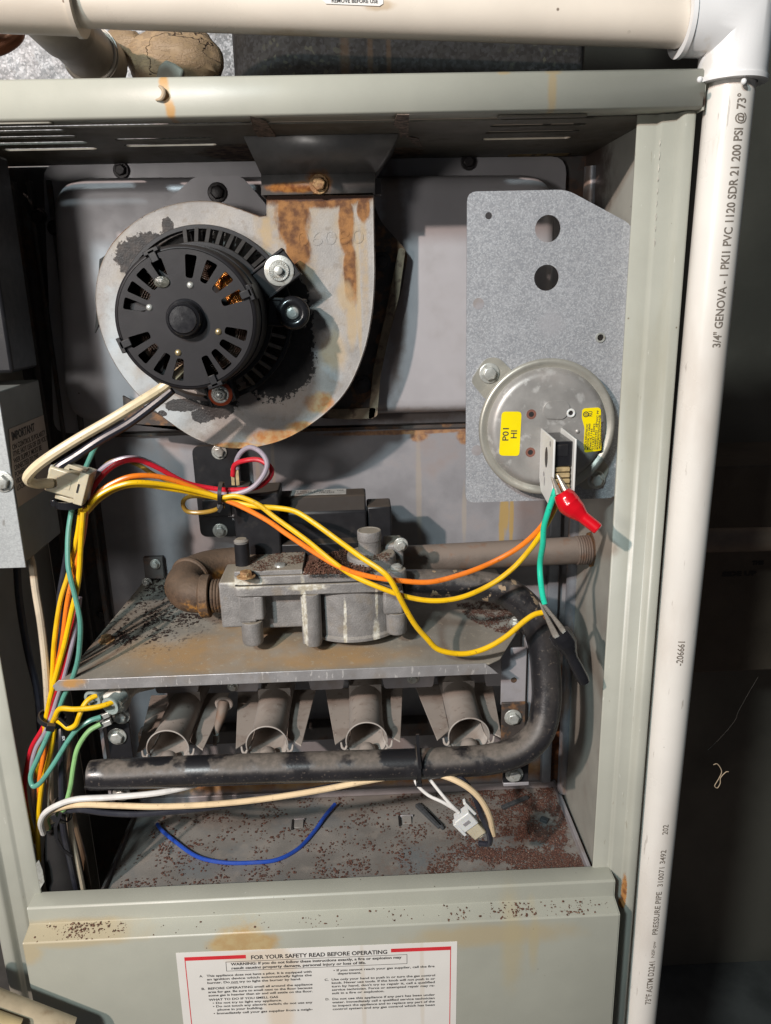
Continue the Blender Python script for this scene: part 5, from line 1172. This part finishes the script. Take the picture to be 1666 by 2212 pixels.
# black box above, shaped to keep the cool lamp off the left rear
dk = G().box((CX0+1, 20, P(10, 800, 40).z), (-214, 60, P(10, 330, 40).z)).out('dark_blocking_box', m_black, None, bevel=2); tag(dk, 'black box above the control box at left, shaped to block light', 'box')

# ================================================================== CONNECTORS AND WIRES
cn = thing('motor_connector', 'yellowed nylon plug joining the thick motor leads at left', 'connector', P(150, 1045, 8))
c_ = P(150, 1040, 10); axx = (P(186, 1052, 10)-P(114, 1030, 10)).normalized(); ay = Vector((-axx.z, 0, axx.x))
G().obox(c_, axx*11.88, ay*8.25, (0, 7, 0)).out('housing', m_nylon, cn, bevel=1.2)
G().obox(c_+axx*10.00, axx*3.00, ay*10.75, (0, 8, 0)).out('flange', m_nylon, cn, bevel=.6)
G().obox(c_-ay*11.25+axx*2.50, axx*8.12, ay*1.38, (0, 3, 0)).out('latch', m_nylon, cn, bevel=.4); G().obox(c_-ay*9.50+axx*5.00, axx*1.50, ay*1.88, (0, 3, 0)).out('latch_arm', m_nylon, cn)
G().obox(c_+ay*10.50+axx*1.25, axx*8.12, ay*1.25, (0, 3, 0)).out('latch', m_nylon, cn, bevel=.4); G().obox(c_+ay*9.25-axx*2.50, axx*1.50, ay*1.88, (0, 3, 0)).out('latch_arm', m_nylon, cn)
G().obox(c_+axx*8.25-Vector((0, 7.9, 0)), axx*0.62, ay*3.00, (0, .3, 0)).out('slot', m_void, cn); G().obox(c_-axx*1.25-Vector((0, 7.05, 0)), axx*4.50, ay*3.25, (0, .25, 0)).out('raised_panel', m_nylon, cn, bevel=.2)
for s_ in (-1, 1): G().lathe(c_-axx*11.25+ay*4.00*s_, -axx, [(-1, 3.3), (1.6, 3.2)], 18).out('lead_socket', m_whitenylon, cn)

wire('motor_lead', 'thick cream lead curving from the black motor to the nylon plug', [(397, 795, 6), (372, 822, -1), (345, 842, -3), (290, 876, -8), (230, 912, -12), (160, 953, -16), (100, 992, -18), (68, 1018, -16), (60, 1034, -12), (76, 1044, -6), (112, 1043, 2)], [3.1]*8+[3.2, 3.1, 3.1], W_M)
wire('motor_lead', 'thick black lead running under the cream motor lead', [(372, 842, 12), (340, 870, 12), (280, 915, 12), (220, 950, 12), (165, 984, 10), (128, 1008, 8), (116, 1024, 8), (126, 1034, 10)], 2.9, W_K)
tie('cable_tie', 'broad black tie under the nylon plug at left', P(155, 1085, 12), (P(160, 1130, 12)-P(155, 1085, 12)), 9.2, 4.6, head=(-1, 0, 0), m=m_blackgloss)
# upper harness to the valve
wire('valve_wire', 'red wire from the plug looping onto the coil terminal', [(182, 1092, 18), (200, 1055, 18), (225, 1022, 18), (258, 1000, 20), (295, 995, 22), (340, 1010, 28), (400, 1040, 36), (450, 1054, 42), (505, 1058, 44), (555, 1052, 46), (583, 1032, 48), (584, 1010, 50), (560, 995, 52), (530, 994, 54), (508, 1005, 58), (503, 1028, 60)], 1.75, W_R)
wire('valve_wire', 'lilac grey wire making a round loop over the coil', [(176, 1090, 24), (196, 1048, 24), (222, 1014, 24), (258, 993, 24), (300, 992, 26), (345, 1012, 32), (400, 1044, 38), (450, 1061, 42), (500, 1067, 43), (540, 1056, 42), (566, 1032, 42), (576, 1002, 44), (566, 978, 48), (543, 968, 52), (522, 975, 56), (512, 996, 58), (513, 1012, 60)], 1.75, W_G)
wire('control_wire', 'orange wire swooping across the valve up to the round switch', [(184, 1100, 14), (205, 1070, 14), (240, 1044, 15), (290, 1028, 18), (350, 1032, 25), (420, 1052, 34), (475, 1077, 38), (520, 1094, 36), (575, 1125, 30), (620, 1154, 24), (680, 1192, 14), (740, 1226, 6), (800, 1246, 2), (860, 1256, 0), (930, 1256, 0), (1000, 1240, 2), (1060, 1216, 5), (1120, 1182, 2), (1165, 1144, -5), (1195, 1095, -12), (1206, 1060, -14), (1212, 1034, -13)], 1.75, W_O)
wire('control_wire', 'yellow wire dipping beside the orange one up to the round switch', [(184, 1104, 12), (210, 1072, 12), (250, 1050, 14), (300, 1043, 17), (370, 1050, 26), (430, 1062, 32), (478, 1072, 35), (510, 1072, 34), (555, 1090, 32), (595, 1118, 28), (662, 1166, 18), (720, 1212, 8), (763, 1244, 4), (822, 1270, -1), (880, 1290, -2), (940, 1297, -2), (1000, 1290, 0), (1060, 1264, 3), (1105, 1230, 2), (1140, 1192, 0), (1170, 1150, -5), (1198, 1098, -11), (1212, 1060, -14), (1217, 1045, -14)], 1.75, W_Y)
wire('control_wire', 'yellow wire sagging lowest over the shelf to the black clip', [(186, 1108, 18), (215, 1078, 18), (255, 1054, 19), (305, 1048, 22), (372, 1056, 29), (430, 1068, 36), (478, 1076, 38), (520, 1086, 38), (560, 1096, 34), (600, 1098, 30), (640, 1107, 26), (680, 1130, 20), (735, 1172, 10), (785, 1206, 0), (825, 1232, -6), (845, 1256, -8), (868, 1298, -8), (895, 1346, -7), (920, 1380, -6), (950, 1402, -6), (1000, 1411, -6), (1050, 1402, -6), (1095, 1375, -6), (1130, 1343, -6), (1155, 1328, -5), (1172, 1323, -4)], 1.85, W_Y)
cst = G(); e_ = P(1172, 1323, -4)
for k in range(5): cst.tube([e_+Vector((-.6+k*.3, .3*(k % 2), 0)), e_+Vector((1.2, -.4, -.5+k*.2)), e_+Vector((1.0+.25*k, 0, -3.6-.3*k))], .5, 6)
o = cst.out('copper_strands', m_copperw); tag(o, 'bare copper strands pinched in the black clip jaws', 'wire end')
wire('thermostat_wire', 'dark ochre wire looping left behind the upper tie', [(482, 1094, 52), (460, 1104, 56), (430, 1108, 60), (405, 1104, 60), (396, 1088, 58), (406, 1074, 54), (430, 1070, 50), (470, 1074, 44)], 1.6, W_OC)
wire('thermostat_wire', 'dark ochre wire arching behind the red and grey ones', [(215, 1020, 40), (235, 1000, 42), (265, 992, 44), (300, 1004, 46), (340, 1026, 46), (400, 1052, 46)], 1.5, W_OC)
tie('cable_tie', 'black tie gathering the red, orange and yellow wires beside the coil', P(478, 1066, 40), (P(510, 1066, 40)-P(470, 1064, 40)), 7.2, 2.6, head=(.1, -.3, -1), sy=1.0, tail=[P(480, 1092, 34), P(472, 1106, 33)])

# left vertical bundle
def lw(label, pts, m, r=1.7, cat='wire'): return wire('harness_wire', label, pts, r, m, cat)
lw('pale round cable hanging from under the control box', [(60, 1190, 30), (68, 1215, 28), (77, 1279, 22), (88, 1349, 16), (98, 1440, 12), (103, 1530, 14), (106, 1620, 22), (110, 1740, 30), (120, 1850, 34)], W_CW, 2.5, 'cable')
lw('black cable in the shadow left of the pale cable', [(36, 1215, 50), (44, 1300, 46), (60, 1400, 40), (80, 1500, 36), (90, 1600, 36)], W_K, 2.6, 'cable')
lw('leftmost yellow wire of the upright bundle', [(176, 1095, 16), (168, 1157, 16), (150, 1236, 14), (131, 1302, 12), (118, 1390, 11), (114, 1466, 12), (108, 1530, 14), (98, 1580, 16), (70, 1640, 24), (56, 1690, 28), (60, 1750, 30), (78, 1820, 30)], W_Y)
lw('orange wire running down the middle of the upright bundle', [(186, 1104, 12), (180, 1150, 12), (172, 1190, 12), (158, 1243, 12), (146, 1302, 11), (134, 1384, 11), (122, 1450, 12), (108, 1530, 14), (98, 1570, 15), (94, 1627, 16), (88, 1681, 18), (84, 1760, 24)], W_O)
lw('bright yellow wire in front of the upright bundle', [(180, 1106, 8), (176, 1170, 8), (169, 1255, 8), (155, 1326, 7), (138, 1396, 7), (124, 1450, 7), (112, 1498, 8), (101, 1545, 10), (94, 1575, 12), (86, 1620, 20), (80, 1680, 26)], W_Y, 1.8)
lw('red wire curving left under the harness tie', [(164, 1300, 14), (156, 1370, 12), (148, 1410, 10), (134, 1460, 9), (119, 1502, 9), (105, 1545, 10), (91, 1576, 12), (70, 1613, 16), (57, 1651, 20), (53, 1700, 24), (58, 1760, 28)], W_R)
lw('lilac grey wire beside the red one in the bundle', [(172, 1290, 14), (166, 1340, 12), (152, 1404, 10), (140, 1460, 9), (126, 1502, 9), (111, 1545, 9), (96, 1582, 10), (80, 1616, 12), (70, 1655, 14), (70, 1710, 20), (80, 1780, 26)], W_G)
lw('teal wire curving from the bundle into a hairpin and up to the bracket', [(214, 950, 30), (195, 985, 32), (165, 1060, 26), (150, 1138, 16), (145, 1208, 8), (152, 1243, 5), (164, 1290, 3), (172, 1340, 2), (173, 1388, 3), (166, 1431, 4), (155, 1470, 6), (135, 1510, 10), (118, 1555, 10), (101, 1592, 8), (82, 1635, 4), (68, 1674, 2), (70, 1697, 0), (84, 1694, -2), (101, 1674, -2), (122, 1639, 0), (145, 1602, 2), (169, 1573, 4), (194, 1556, 6), (218, 1549, 8)], W_T, 1.75)
lw('pale green ground wire rising from the lower tie to the bracket', [(105, 1790, 20), (102, 1768, 14), (118, 1758, 8), (138, 1748, 0), (147, 1730, -1), (155, 1695, -1), (159, 1651, 0), (170, 1614, 2), (190, 1582, 5), (218, 1564, 8)], W_LG, 1.8)
lw('dark blue grey wire inside the upright bundle', [(160, 1110, 22), (150, 1180, 22), (136, 1240, 20), (130, 1302, 20), (132, 1370, 18), (128, 1440, 18), (124, 1530, 20), (128, 1600, 22)], W_K, 2.0)
lw('black printed cable hanging down to the lower tie', [(120, 1520, 22), (130, 1560, 16), (133, 1600, 10), (132, 1662, 8), (134, 1728, 6), (138, 1790, 8), (152, 1850, 14), (165, 1920, 20)], W_K, 2.3, 'cable')
lw('yellow wire dropping straight below the harness tie', [(119, 1555, 10), (113, 1604, 12), (103, 1651, 14), (92, 1690, 15), (85, 1733, 16), (82, 1800, 18), (84, 1860, 24)], W_Y, 1.8)
lw('tan cable hanging below the lower tie', [(148, 1740, 14), (154, 1790, 16), (164, 1850, 18), (176, 1910, 22), (186, 1960, 26)], W_CW, 2.2, 'cable')
lw('brown cable in shadow behind the black printed cable', [(150, 1600, 34), (152, 1680, 34), (158, 1760, 32), (180, 1850, 30), (196, 1940, 30)], wmat('brown_jacket', (.12, .08, .05)), 2.0, 'cable')
lw('yellow ignitor wire curling up to the rear translucent boot', [(118, 1552, 6), (132, 1562, 2), (150, 1573, 0), (164, 1566, 0), (173, 1545, 1), (180, 1524, 4), (194, 1511, 7), (210, 1502, 9)], W_Y, 1.8)
lw('yellow ignitor wire reaching the front translucent boot', [(110, 1570, 8), (120, 1548, 2), (130, 1533, -1), (160, 1534, -2), (199, 1530, -1), (225, 1523, 1), (246, 1516, 4)], W_Y, 1.8)
sp_ = P(165, 1235, 6)
t1 = tie('cable_tie', 'dark grey tie round the upright bundle beside the yellow curls', P(112, 1552, 10), (P(95, 1590, 10)-P(125, 1500, 10)), 8.4, 3.2, head=(.2, -1, -.3), m=m_black, tail=[P(128, 1552, -1), P(146, 1568, -1)], hs=1.1)
text('cable_print', 'SIX', m_white_ink, t1, P(134, 1590, 6.2), (0, 0, -1), (1, 0, 0), 2.6, bold=.03)
# lower bundle running right
wire('cream_cable', 'long cream wire strapped under the manifold and arching to the white plug', [(100, 1790, 16), (96, 1770, 10), (110, 1752, 2), (140, 1742, -4), (180, 1737, -6), (260, 1741, -6), (345, 1742, -6), (450, 1737, -5), (560, 1726, -4), (680, 1708, -2), (780, 1690, -1), (860, 1677, 0), (905, 1672, 0), (950, 1674, -2), (1000, 1692, -8), (1035, 1725, -10), (1056, 1762, -8), (1066, 1803, -4)], 2.15, W_C)
wire('white_lead', 'white wire leaving the lower tie just above the cream one', [(94, 1800, 12), (88, 1780, 4), (98, 1756, -2), (122, 1740, -6), (164, 1728, -8), (240, 1722, -6), (330, 1715, -2), (390, 1704, 4), (432, 1690, 14), (470, 1676, 30)], 2.1, W_W)
wire('black_lead', 'black wire sagging just below the cream one at left', [(140, 1752, 2), (175, 1750, -2), (230, 1757, -3), (300, 1758, -2), (380, 1752, -1), (480, 1742, 2), (600, 1722, 4), (740, 1694, 6), (860, 1672, 6), (920, 1664, 4), (965, 1668, 0), (1000, 1686, -4), (1024, 1718, -6), (1040, 1760, -6), (1056, 1800, -6), (1056, 1820, -4), (1036, 1822, 0)], 2.1, W_K)
wire('plug_wire', 'thin white wire bowing left into the white plug', [(895, 1672, 6), (902, 1695, 2), (925, 1718, -2), (955, 1732, -5), (988, 1752, -6)], 1.2, W_W)
wire('plug_wire', 'thin white wire running straight into the white plug', [(918, 1668, 6), (938, 1696, 0), (965, 1728, -5), (992, 1756, -6)], 1.2, W_W)
tie('cable_tie', 'black tie strapping wires to the manifold with its tail sticking up', P(903, 1650, 4), (1, .0, .02), 12.2, 2.6, head=(0, -.3, -1), tail=[P(908, 1660, -9.5), P(904, 1625, -9.5), P(902, 1586, -8)])
tie('cable_tie', 'black tie knotting the lower bundle with a long curling tail', P(134, 1750, 6), (.9, .0, .5), 8.4, 2.8, head=(-.2, -1, .1), tail=[P(132, 1755, -6), P(120, 1785, -8), P(122, 1812, -8), P(135, 1835, -7), P(156, 1850, -6)])
wc = thing('white_plug', 'white and yellowed nylon plug dangling over the rusty floor', 'connector', P(1020, 1785, -6))
c_ = P(1010, 1772, -6); ax1 = (P(1048, 1812, -5)-P(984, 1748, -6)).normalized(); ay1 = Vector((-ax1.z, 0, ax1.x))
G().obox(c_-ax1*2, ax1*6, ay1*6.4, (0, 5, 0)).out('cap_half', m_whitenylon, wc, bevel=.8)
G().obox(c_+ax1*8, ax1*6.5, ay1*5.2, (0, 4.6, 0)).out('plug_half', m_nylon, wc, bevel=1.0)
G().obox(c_+ax1*1-ay1*8, ax1*6.6, ay1*1.2, (0, 3, 0)).out('latch', m_whitenylon, wc, bevel=.4); G().obox(c_-ax1*6+ay1*8.2+ax1*-2, ax1*6.6, ay1*1.1, (0, 2.6, 0)).out('latch', m_whitenylon, wc, bevel=.4)
G().obox(c_-ax1*2-Vector((0, 5.2, 0)), ax1*1.2, ay1*2.6, (0, .25, 0)).out('slot', m_strip, wc)
G().lathe(c_+ax1*14.5, ax1, [(-2, 4.2), (1, 3.8)], 18).out('lead_socket', m_nylon, wc)
# blue wire lying on the floor
bw = [PZ(u, v, FZ+h_) for u, v, h_ in ((340, 1780, 3), (350, 1792, 2), (375, 1815, 1.8), (425, 1848, 1.8), (480, 1862, 1.8), (545, 1864, 1.8), (600, 1856, 1.8), (645, 1832, 1.8), (680, 1796, 2), (704, 1762, 3), (724, 1737, 5))]
wire('blue_wire', 'loose blue wire curved on the dirty floor plate', bw, 1.7, W_B)
# rubber strips and scraps on the floor
for i_, (u0, v0, u1, v1, w_) in enumerate(((902, 1738, 952, 1786, 2.6), (1085, 1745, 1140, 1722, 2.0), (1168, 1768, 1184, 1774, 2.6), (916, 1746, 958, 1790, 1.2))):
    a_ = PZ(u0, v0, FZ+1.6); b_ = PZ(u1, v1, FZ+1.6); dd = (b_-a_)/2; sd = Vector((-dd.y, dd.x, 0)).normalized()*w_
    o = G().obox((a_+b_)/2, dd, sd, (0, 0, 1.5)).out('rubber_strip', m_rubber, None, bevel=.5)
    tag(o, ('longer grey rubber strip lying by the white plug', 'flat dark strip half buried in rust flakes near the back', 'short dark rubber scrap right of the plug', 'thin sliver beside the longer rubber strip')[i_], 'rubber strip', 'rubber scraps on the floor')
scr = thing('torn_sticker', 'torn white sticker scrap on the floor behind the door panel', 'sticker', PZ(285, 1935, FZ+1))
q = [PZ(u, v, FZ+1.2) for u, v in ((248, 1952), (256, 1926), (286, 1918), (322, 1934), (338, 1952))]
G().prism(q, (0, 0, .2)).out('paper', m_paper, scr); text('print', 'WARNING', m_black_ink, scr, PZ(252, 1940, FZ+1.6), (1, .05, 0), (0, 1, 0), 5, fit=24)
slv = G().tube([P(118, 1790, 24), P(128, 1840, 26), P(142, 1900, 28), P(150, 1965, 30)], [6, 11, 14, 15], 20).out('black_sleeve', m_void); tag(slv, 'black crumpled sleeve swallowing the cables at bottom left', 'cable sleeve')
# spade piece behind left post
sp2 = G().prism([P(u, v, 8) for u, v in ((76, 1868), (84, 1858), (92, 1880), (96, 1905), (84, 1925), (80, 1925))], (0, .8, 0)).out('bent_steel_clip', m_bolt); tag(sp2, 'bent bright steel clip behind the left corner post', 'clip')

# bottom left pipe in the foreground
fp = thing('cream_floor_pipe', 'cream plastic pipe crossing the bottom left corner', 'pipe', P(40, 2200, -40))
G().tube([P(-120, 2128, -46), P(150, 2232, -46)], 10, 32, smooth=False).out('pipe_body', mat('dirty_cream_plastic', (.42, .35, .24), .45, 0, (.04, .15), bump=(.5, .03), layers=[dict(m=('noise', .05, .5, .65), c=(.24, .17, .10), a=.7)]), fp)
G().tube([P(-120, 2164, -60), P(40, 2222, -60)], 6, 24, smooth=False).out('pipe_body', mat('cream_pipe', (.45, .36, .20), .35, 0), fp)

# ================================================================== BACKGROUND AT RIGHT
bgp = G().tube([P(1480, 1168, 330), P(1800, 1162, 330)], 13.5, 28, smooth=False).out('brown_background_pipe', mat('old_brown_paint_pipe', (.20, .13, .09), .5, 0, (.03, .2), bump=(.4, .05))); tag(bgp, 'horizontal brown pipe in the dark right of the white pipe', 'pipe')
bx_ = thing('cardboard_box', 'brown printed cardboard box in the dark behind the horizontal pipe', 'box', P(1620, 1420, 420))
m_card = mat('dark_cardboard', (.11, .075, .05), .85, 0, (.02, .15), bump=(.5, .05)); m_cprint = mat('card_print', (.03, .02, .016), .8)
a_ = P(1490, 1010, 420); b_ = P(1850, 1440, 420); G().box((a_.x, 420, b_.z), (b_.x, 560, a_.z)).out('carton', m_card, bx_, bevel=2)
text('carton_print', 'THIS', m_cprint, bx_, P(1625, 1220, 419.5), (1, 0, 0), (0, 0, 1), 7, bold=.5); text('carton_print', 'SIDE UP', m_cprint, bx_, P(1560, 1245, 419.5), (1, 0, 0), (0, 0, 1), 8, fit=44, bold=.5)
def lint(pts, r, label, name='lint_thread', m=m_lint, cat='lint'): o = G().tube([P(*p) for p in pts], r, 6).out(name, m); return tag(o, label, cat)
lint([(1541, 1652, 60), (1549, 1650, 60), (1556, 1658, 60), (1559, 1668, 60), (1554, 1680, 60), (1548, 1690, 60), (1544, 1698, 60), (1550, 1702, 60), (1556, 1692, 60), (1557, 1680, 60), (1568, 1668, 60), (1574, 1667, 60)], .32, 'curled pale thread of lint hanging in the dark right of the pipe')
m_web = mat('cobweb', (.10, .09, .08), .9, 0)
lint([(1638, 1462, 60), (1610, 1510, 60), (1594, 1540, 60), (1588, 1556, 60), (1560, 1590, 60), (1530, 1620, 60)], .06, 'faint cobweb strand slanting down above the lint thread', 'cobweb', m_web, 'cobweb')
# drip crumbs of solder on the fitting
for (u, v, Y) in ((1607, 176, -17), (1512, 172, -16), (1652, 168, -4)):
    G().lathe(P(u, v, Y), (0, -.3, -1), [(-1.6, .3), (-1.2, 1.2), (0, 1.6), (1.2, 1.2), (1.7, .2)], 14).out('cement_drip', m_fit, pv, ang=80)

# ================================================================== RUST FLAKES (uncountable)
def flakes(name, label, m, n, place, smin=.5, smax=1.5, h=.35):
    vs = []; fs = []
    for i in range(n):
        q = place()
        if q is None: continue
        p, nrm = q; s_ = smin+(smax-smin)*rnd.random()**2; x, y, a = frame(nrm); k = rnd.choice((4, 5)); o = len(vs); ph = rnd.random()*6.28
        tl = Vector((rnd.uniform(-.5, .5), rnd.uniform(-.5, .5), 1)); e1 = rnd.uniform(.5, 1)
        for j in range(k):
            an = ph+2*math.pi*j/k; rr = s_*rnd.uniform(.6, 1.1)
            vs.append(p+x*math.cos(an)*rr+y*math.sin(an)*rr*e1+a*(.12+rnd.random()*.5*s_))
        vs.append(p+a*(.1+h*s_*rnd.uniform(.8, 1.8))); t = o+k
        for j in range(k): fs.append((o+j, o+(j+1) % k, t))
    g = G(); g.v = vs; g.f = fs
    me = bpy.data.meshes.new(name); me.from_pydata([tuple(v*0.001) for v in vs], [], fs); me.materials.append(m)
    o = bpy.data.objects.new(name, me); COL.objects.link(o); o['kind'] = 'stuff'; o['label'] = label; return o
UPV = Vector((0, 0, 1))
def px_region(poly, fn, dens=None):
    us = [p[0] for p in poly]; vs_ = [p[1] for p in poly]
    def inside(u, v):
        c = False; j = len(poly)-1
        for i in range(len(poly)):
            if (poly[i][1] > v) != (poly[j][1] > v) and u < (poly[j][0]-poly[i][0])*(v-poly[i][1])/(poly[j][1]-poly[i][1])+poly[i][0]: c = not c
            j = i
        return c
    def pl_():
        for _ in range(30):
            u = rnd.uniform(min(us), max(us)); v = rnd.uniform(min(vs_), max(vs_))
            if inside(u, v):
                p = fn(u, v)
                if dens and rnd.random() > dens(u, v, p): continue
                return p, UPV
        return None
    return pl_
nz = lambda p, s_, o=0: mnoise.noise(Vector(p)*s_+Vector((o, o, o)))
flakes('valve_rust_flakes', 'heap of dark rust flakes on top of the gas valve', m_flake, 5200, px_region([(664, 1216), (740, 1185), (800, 1185), (815, 1225), (780, 1240), (655, 1242)], lambda u, v: TP(u, v, 1.9+rnd.random()*2.8)), .45, 1.3, .6)
q = [TP(u, v, .05) for u, v in ((664, 1214), (742, 1184), (806, 1184), (818, 1226), (780, 1243), (652, 1246))]
bed = G(); nb = 26; vs = []
cb_ = sum(q, Vector())/len(q)
for i_ in range(nb):
    for j_ in range(nb):
        a_ = i_/(nb-1); b_ = j_/(nb-1)
        x_ = TP(652, 1246).x+.5+a_*(TP(818, 1226).x-TP(652, 1246).x-1); y_ = VY+3.2+b_*50
        ed = min(1, 6*a_, 6*(1-a_), 8*b_)
        vs.append(Vector((x_, y_, zt0+.1+ed*(2.0+1.6*mnoise.noise(Vector((x_*.12, y_*.12, 3)))))))
bed.add(vs, [(i_*nb+j_, (i_+1)*nb+j_, (i_+1)*nb+j_+1, i_*nb+j_+1) for i_ in range(nb-1) for j_ in range(nb-1)])
o = bed.out('rust_flake_bed', m_flake); o['kind'] = 'stuff'; o['label'] = 'dark bed of rust crumbs filling the valve top'
flakes('valve_deck_rust_flakes', 'thin scatter of rust flakes on the raised valve deck', m_flake, 1100, px_region([(520, 1222), (560, 1196), (660, 1192), (655, 1215), (600, 1228), (560, 1235)], lambda u, v: TP(u, v, 3.7), lambda u, v, p: .4+nz(p, .12)), .35, .9, .4)
flakes('regulator_rust_flakes', 'rust flakes gathered round the regulator cap', m_flake, 350, px_region([(765, 1195), (845, 1195), (840, 1212), (775, 1210)], lambda u, v: PZ(u, v, zt0+8.4)), .4, 1.0, .4)
m_blflake = mat('black_flakes', (0.035, 0.02, 0.016), .8, 0, (1.1, .6), bump=(1, 0))
flakes('shelf_rust_flakes', 'dark rust flakes on the left end of the shelf', m_blflake, 1400, px_region([(235, 1395), (330, 1250), (420, 1215), (470, 1310), (420, 1350), (300, 1400)], lambda u, v: PS(u, v, .1), lambda u, v, p: max(0, .2+1.4*nz(p, .07)+.6*nz(p, .3, 5))), .35, 2.0, .2)
flakes('shelf_red_flakes', 'patch of reddish rust flakes at the right end of the shelf', m_flake2, 2600, px_region([(985, 1305), (1070, 1292), (1130, 1330), (1118, 1375), (1060, 1362), (1010, 1335)], lambda u, v: PS(u, v, .1), lambda u, v, p: max(0, .6+1.2*nz(p, .12))), .4, 1.1, .3)
flakes('shelf_fine_grit', 'fine pale grit sprinkled over the shelf front', m_lint, 1800, px_region([(180, 1450), (300, 1380), (880, 1350), (1040, 1410)], lambda u, v: PS(u, v, .05), lambda u, v, p: max(0, .25+1.3*nz(p, .04))), .15, .4, .3)
flakes('floor_rust_flakes', 'thick drift of red brown rust flakes on the right of the floor', m_flake2, 15000, px_region([(930, 1860), (1000, 1700), (1215, 1700), (1300, 1900), (900, 1925)], lambda u, v: PZ(u, v, FZ+.1), lambda u, v, p: max(0, (.42+1.6*nz(p, .05)+.7*nz(p, .2, 9))*min(1, .25+(u-930)/300))), .4, 1.6, .35)
flakes('floor_scatter_flakes', 'loose rust flakes scattered on the left of the floor', m_flake2, 3000, px_region([(240, 1940), (330, 1790), (380, 1730), (1000, 1705), (960, 1930)], lambda u, v: PZ(u, v, FZ+.1), lambda u, v, p: max(0, .2+1.0*nz(p, .06)+.4*nz(p, .3, 4))), .4, 1.9, .3)
zL = (zB+zC)/2
def ledge(u, v):
    p = P(u, v, -13); t = rnd.uniform(.06, .97)**.8; return Vector((p.x, -6.4-13.4*t, zB-(zB-zC)*t+.9))
flakes('door_ledge_flakes', 'dark rust specks lying along the left end of the door ledge', m_flake, 230, px_region([(65, 2020), (275, 2008), (275, 2032), (65, 2040)], ledge, lambda u, v, p: max(0.02, .35+.6*nz(p, .06)+.9*nz(p, .5, 3)-.5*abs(u-200)/100)), .4, 1.4, .3)
flakes('door_ledge_flakes', 'dark rust specks lying along the right half of the door ledge', m_flake, 300, px_region([(930, 1985), (1310, 1964), (1320, 1982), (960, 1998)], ledge, lambda u, v, p: max(0.02, .3+.6*nz(p, .06)+.9*nz(p, .5, 3)-.35*abs(u-1130)/180)), .4, 1.5, .3)
flakes('door_ledge_flakes', 'few rust specks lying on the middle of the door ledge', m_flake, 60, px_region([(330, 2005), (930, 1982), (930, 2000), (330, 2022)], ledge, lambda u, v, p: max(0, .15+1.2*nz(p, .08))), .5, 1.3, .3)

def nest(root, part, kids):          # pieces of a part hang under it
    ch = list(root.children); ps_ = [c for c in ch if c.name.split('.')[0] == part]
    for c in ch:
        if c.name.split('.')[0] in kids and c not in ps_:
            c.parent = min(ps_, key=lambda q_: (sum((Vector(b_) for b_ in q_.bound_box), Vector())/8-sum((Vector(b_) for b_ in c.bound_box), Vector())/8).length)
nest(blw, 'motor_end_bell', ('rivet', 'spring_clip', 'bearing_boss', 'bearing_cap', 'varnish_blob'))
nest(blw, 'ring_outer', ('cooling_fin', 'ring_inner')); nest(blw, 'motor_can', ('stator', 'winding', 'lit_winding', 'insulator')); nest(blw, 'housing_face', ('stamped_digit', 'rolled_rim'))
nest(blw, 'mounting_ear', ('washer', 'serrated_nut', 'stud', 'grommet', 'screw', 'nut'))
nest(ps, 'switch_cover', ('raised_pad', 'cover_hole', 'rust_ring', 'dimple', 'eyelet', 'eyelet_pin', 'label_print', 'label_mark', 'yellow_label')); nest(ps, 'mounting_tab', ('bolt',)); nest(ps, 'cheek_plate', ('cheek_hole',)); nest(ps, 'micro_switch', ('micro_switch_button',))
nest(gv, 'coil_cover', ('silver_label', 'label_print')); nest(gv, 'coil_block', ('terminal_fence', 'spade_terminal')); nest(gv, 'regulator_base', ('regulator_cap',)); nest(gv, 'screw_boss', ('screw',)); nest(gv, 'foot_boss', ('foot_screw',)); nest(gv, 'spacer', ('spacer_cap',))
nest(lab, 'paper', ('print', 'red_bar', 'red_line', 'box_line', 'underline')); nest(pv, 'vertical_pipe', ('lettering',)); nest(pv, 'elbow_fitting', ('cement_drip',)); nest(kb, 'notice_paper', ('notice_print',))
nest(cab, 'floor_plate', ('floor_rim', 'lanced_tab')); nest(cab, 'top_panel', ('torn_tape',)); nest(cab, 'corner_post', ('paint_crack', 'post_foot')); nest(cab, 'top_rail', ('rail_end_cap',)); nest(cn, 'housing', ('slot', 'raised_panel')); nest(mf, 'manifold_pipe', ('end_cap',))
nest(pl, 'plate', ('knockout', 'extruded_hole')); nest(tr, 'collar', ('bolt', 'side_tab')); nest(bp, 'module_plate', ('bolt', 'print', 'module_relief')); nest(wc, 'cap_half', ('slot', 'latch')); nest(jl, 'jaw', ('jaw_tooth',))
for o in bpy.data.objects:
    if '_o' in o: del o['_o']
S.cycles.use_denoising = True
S.cycles.max_bounces = 6
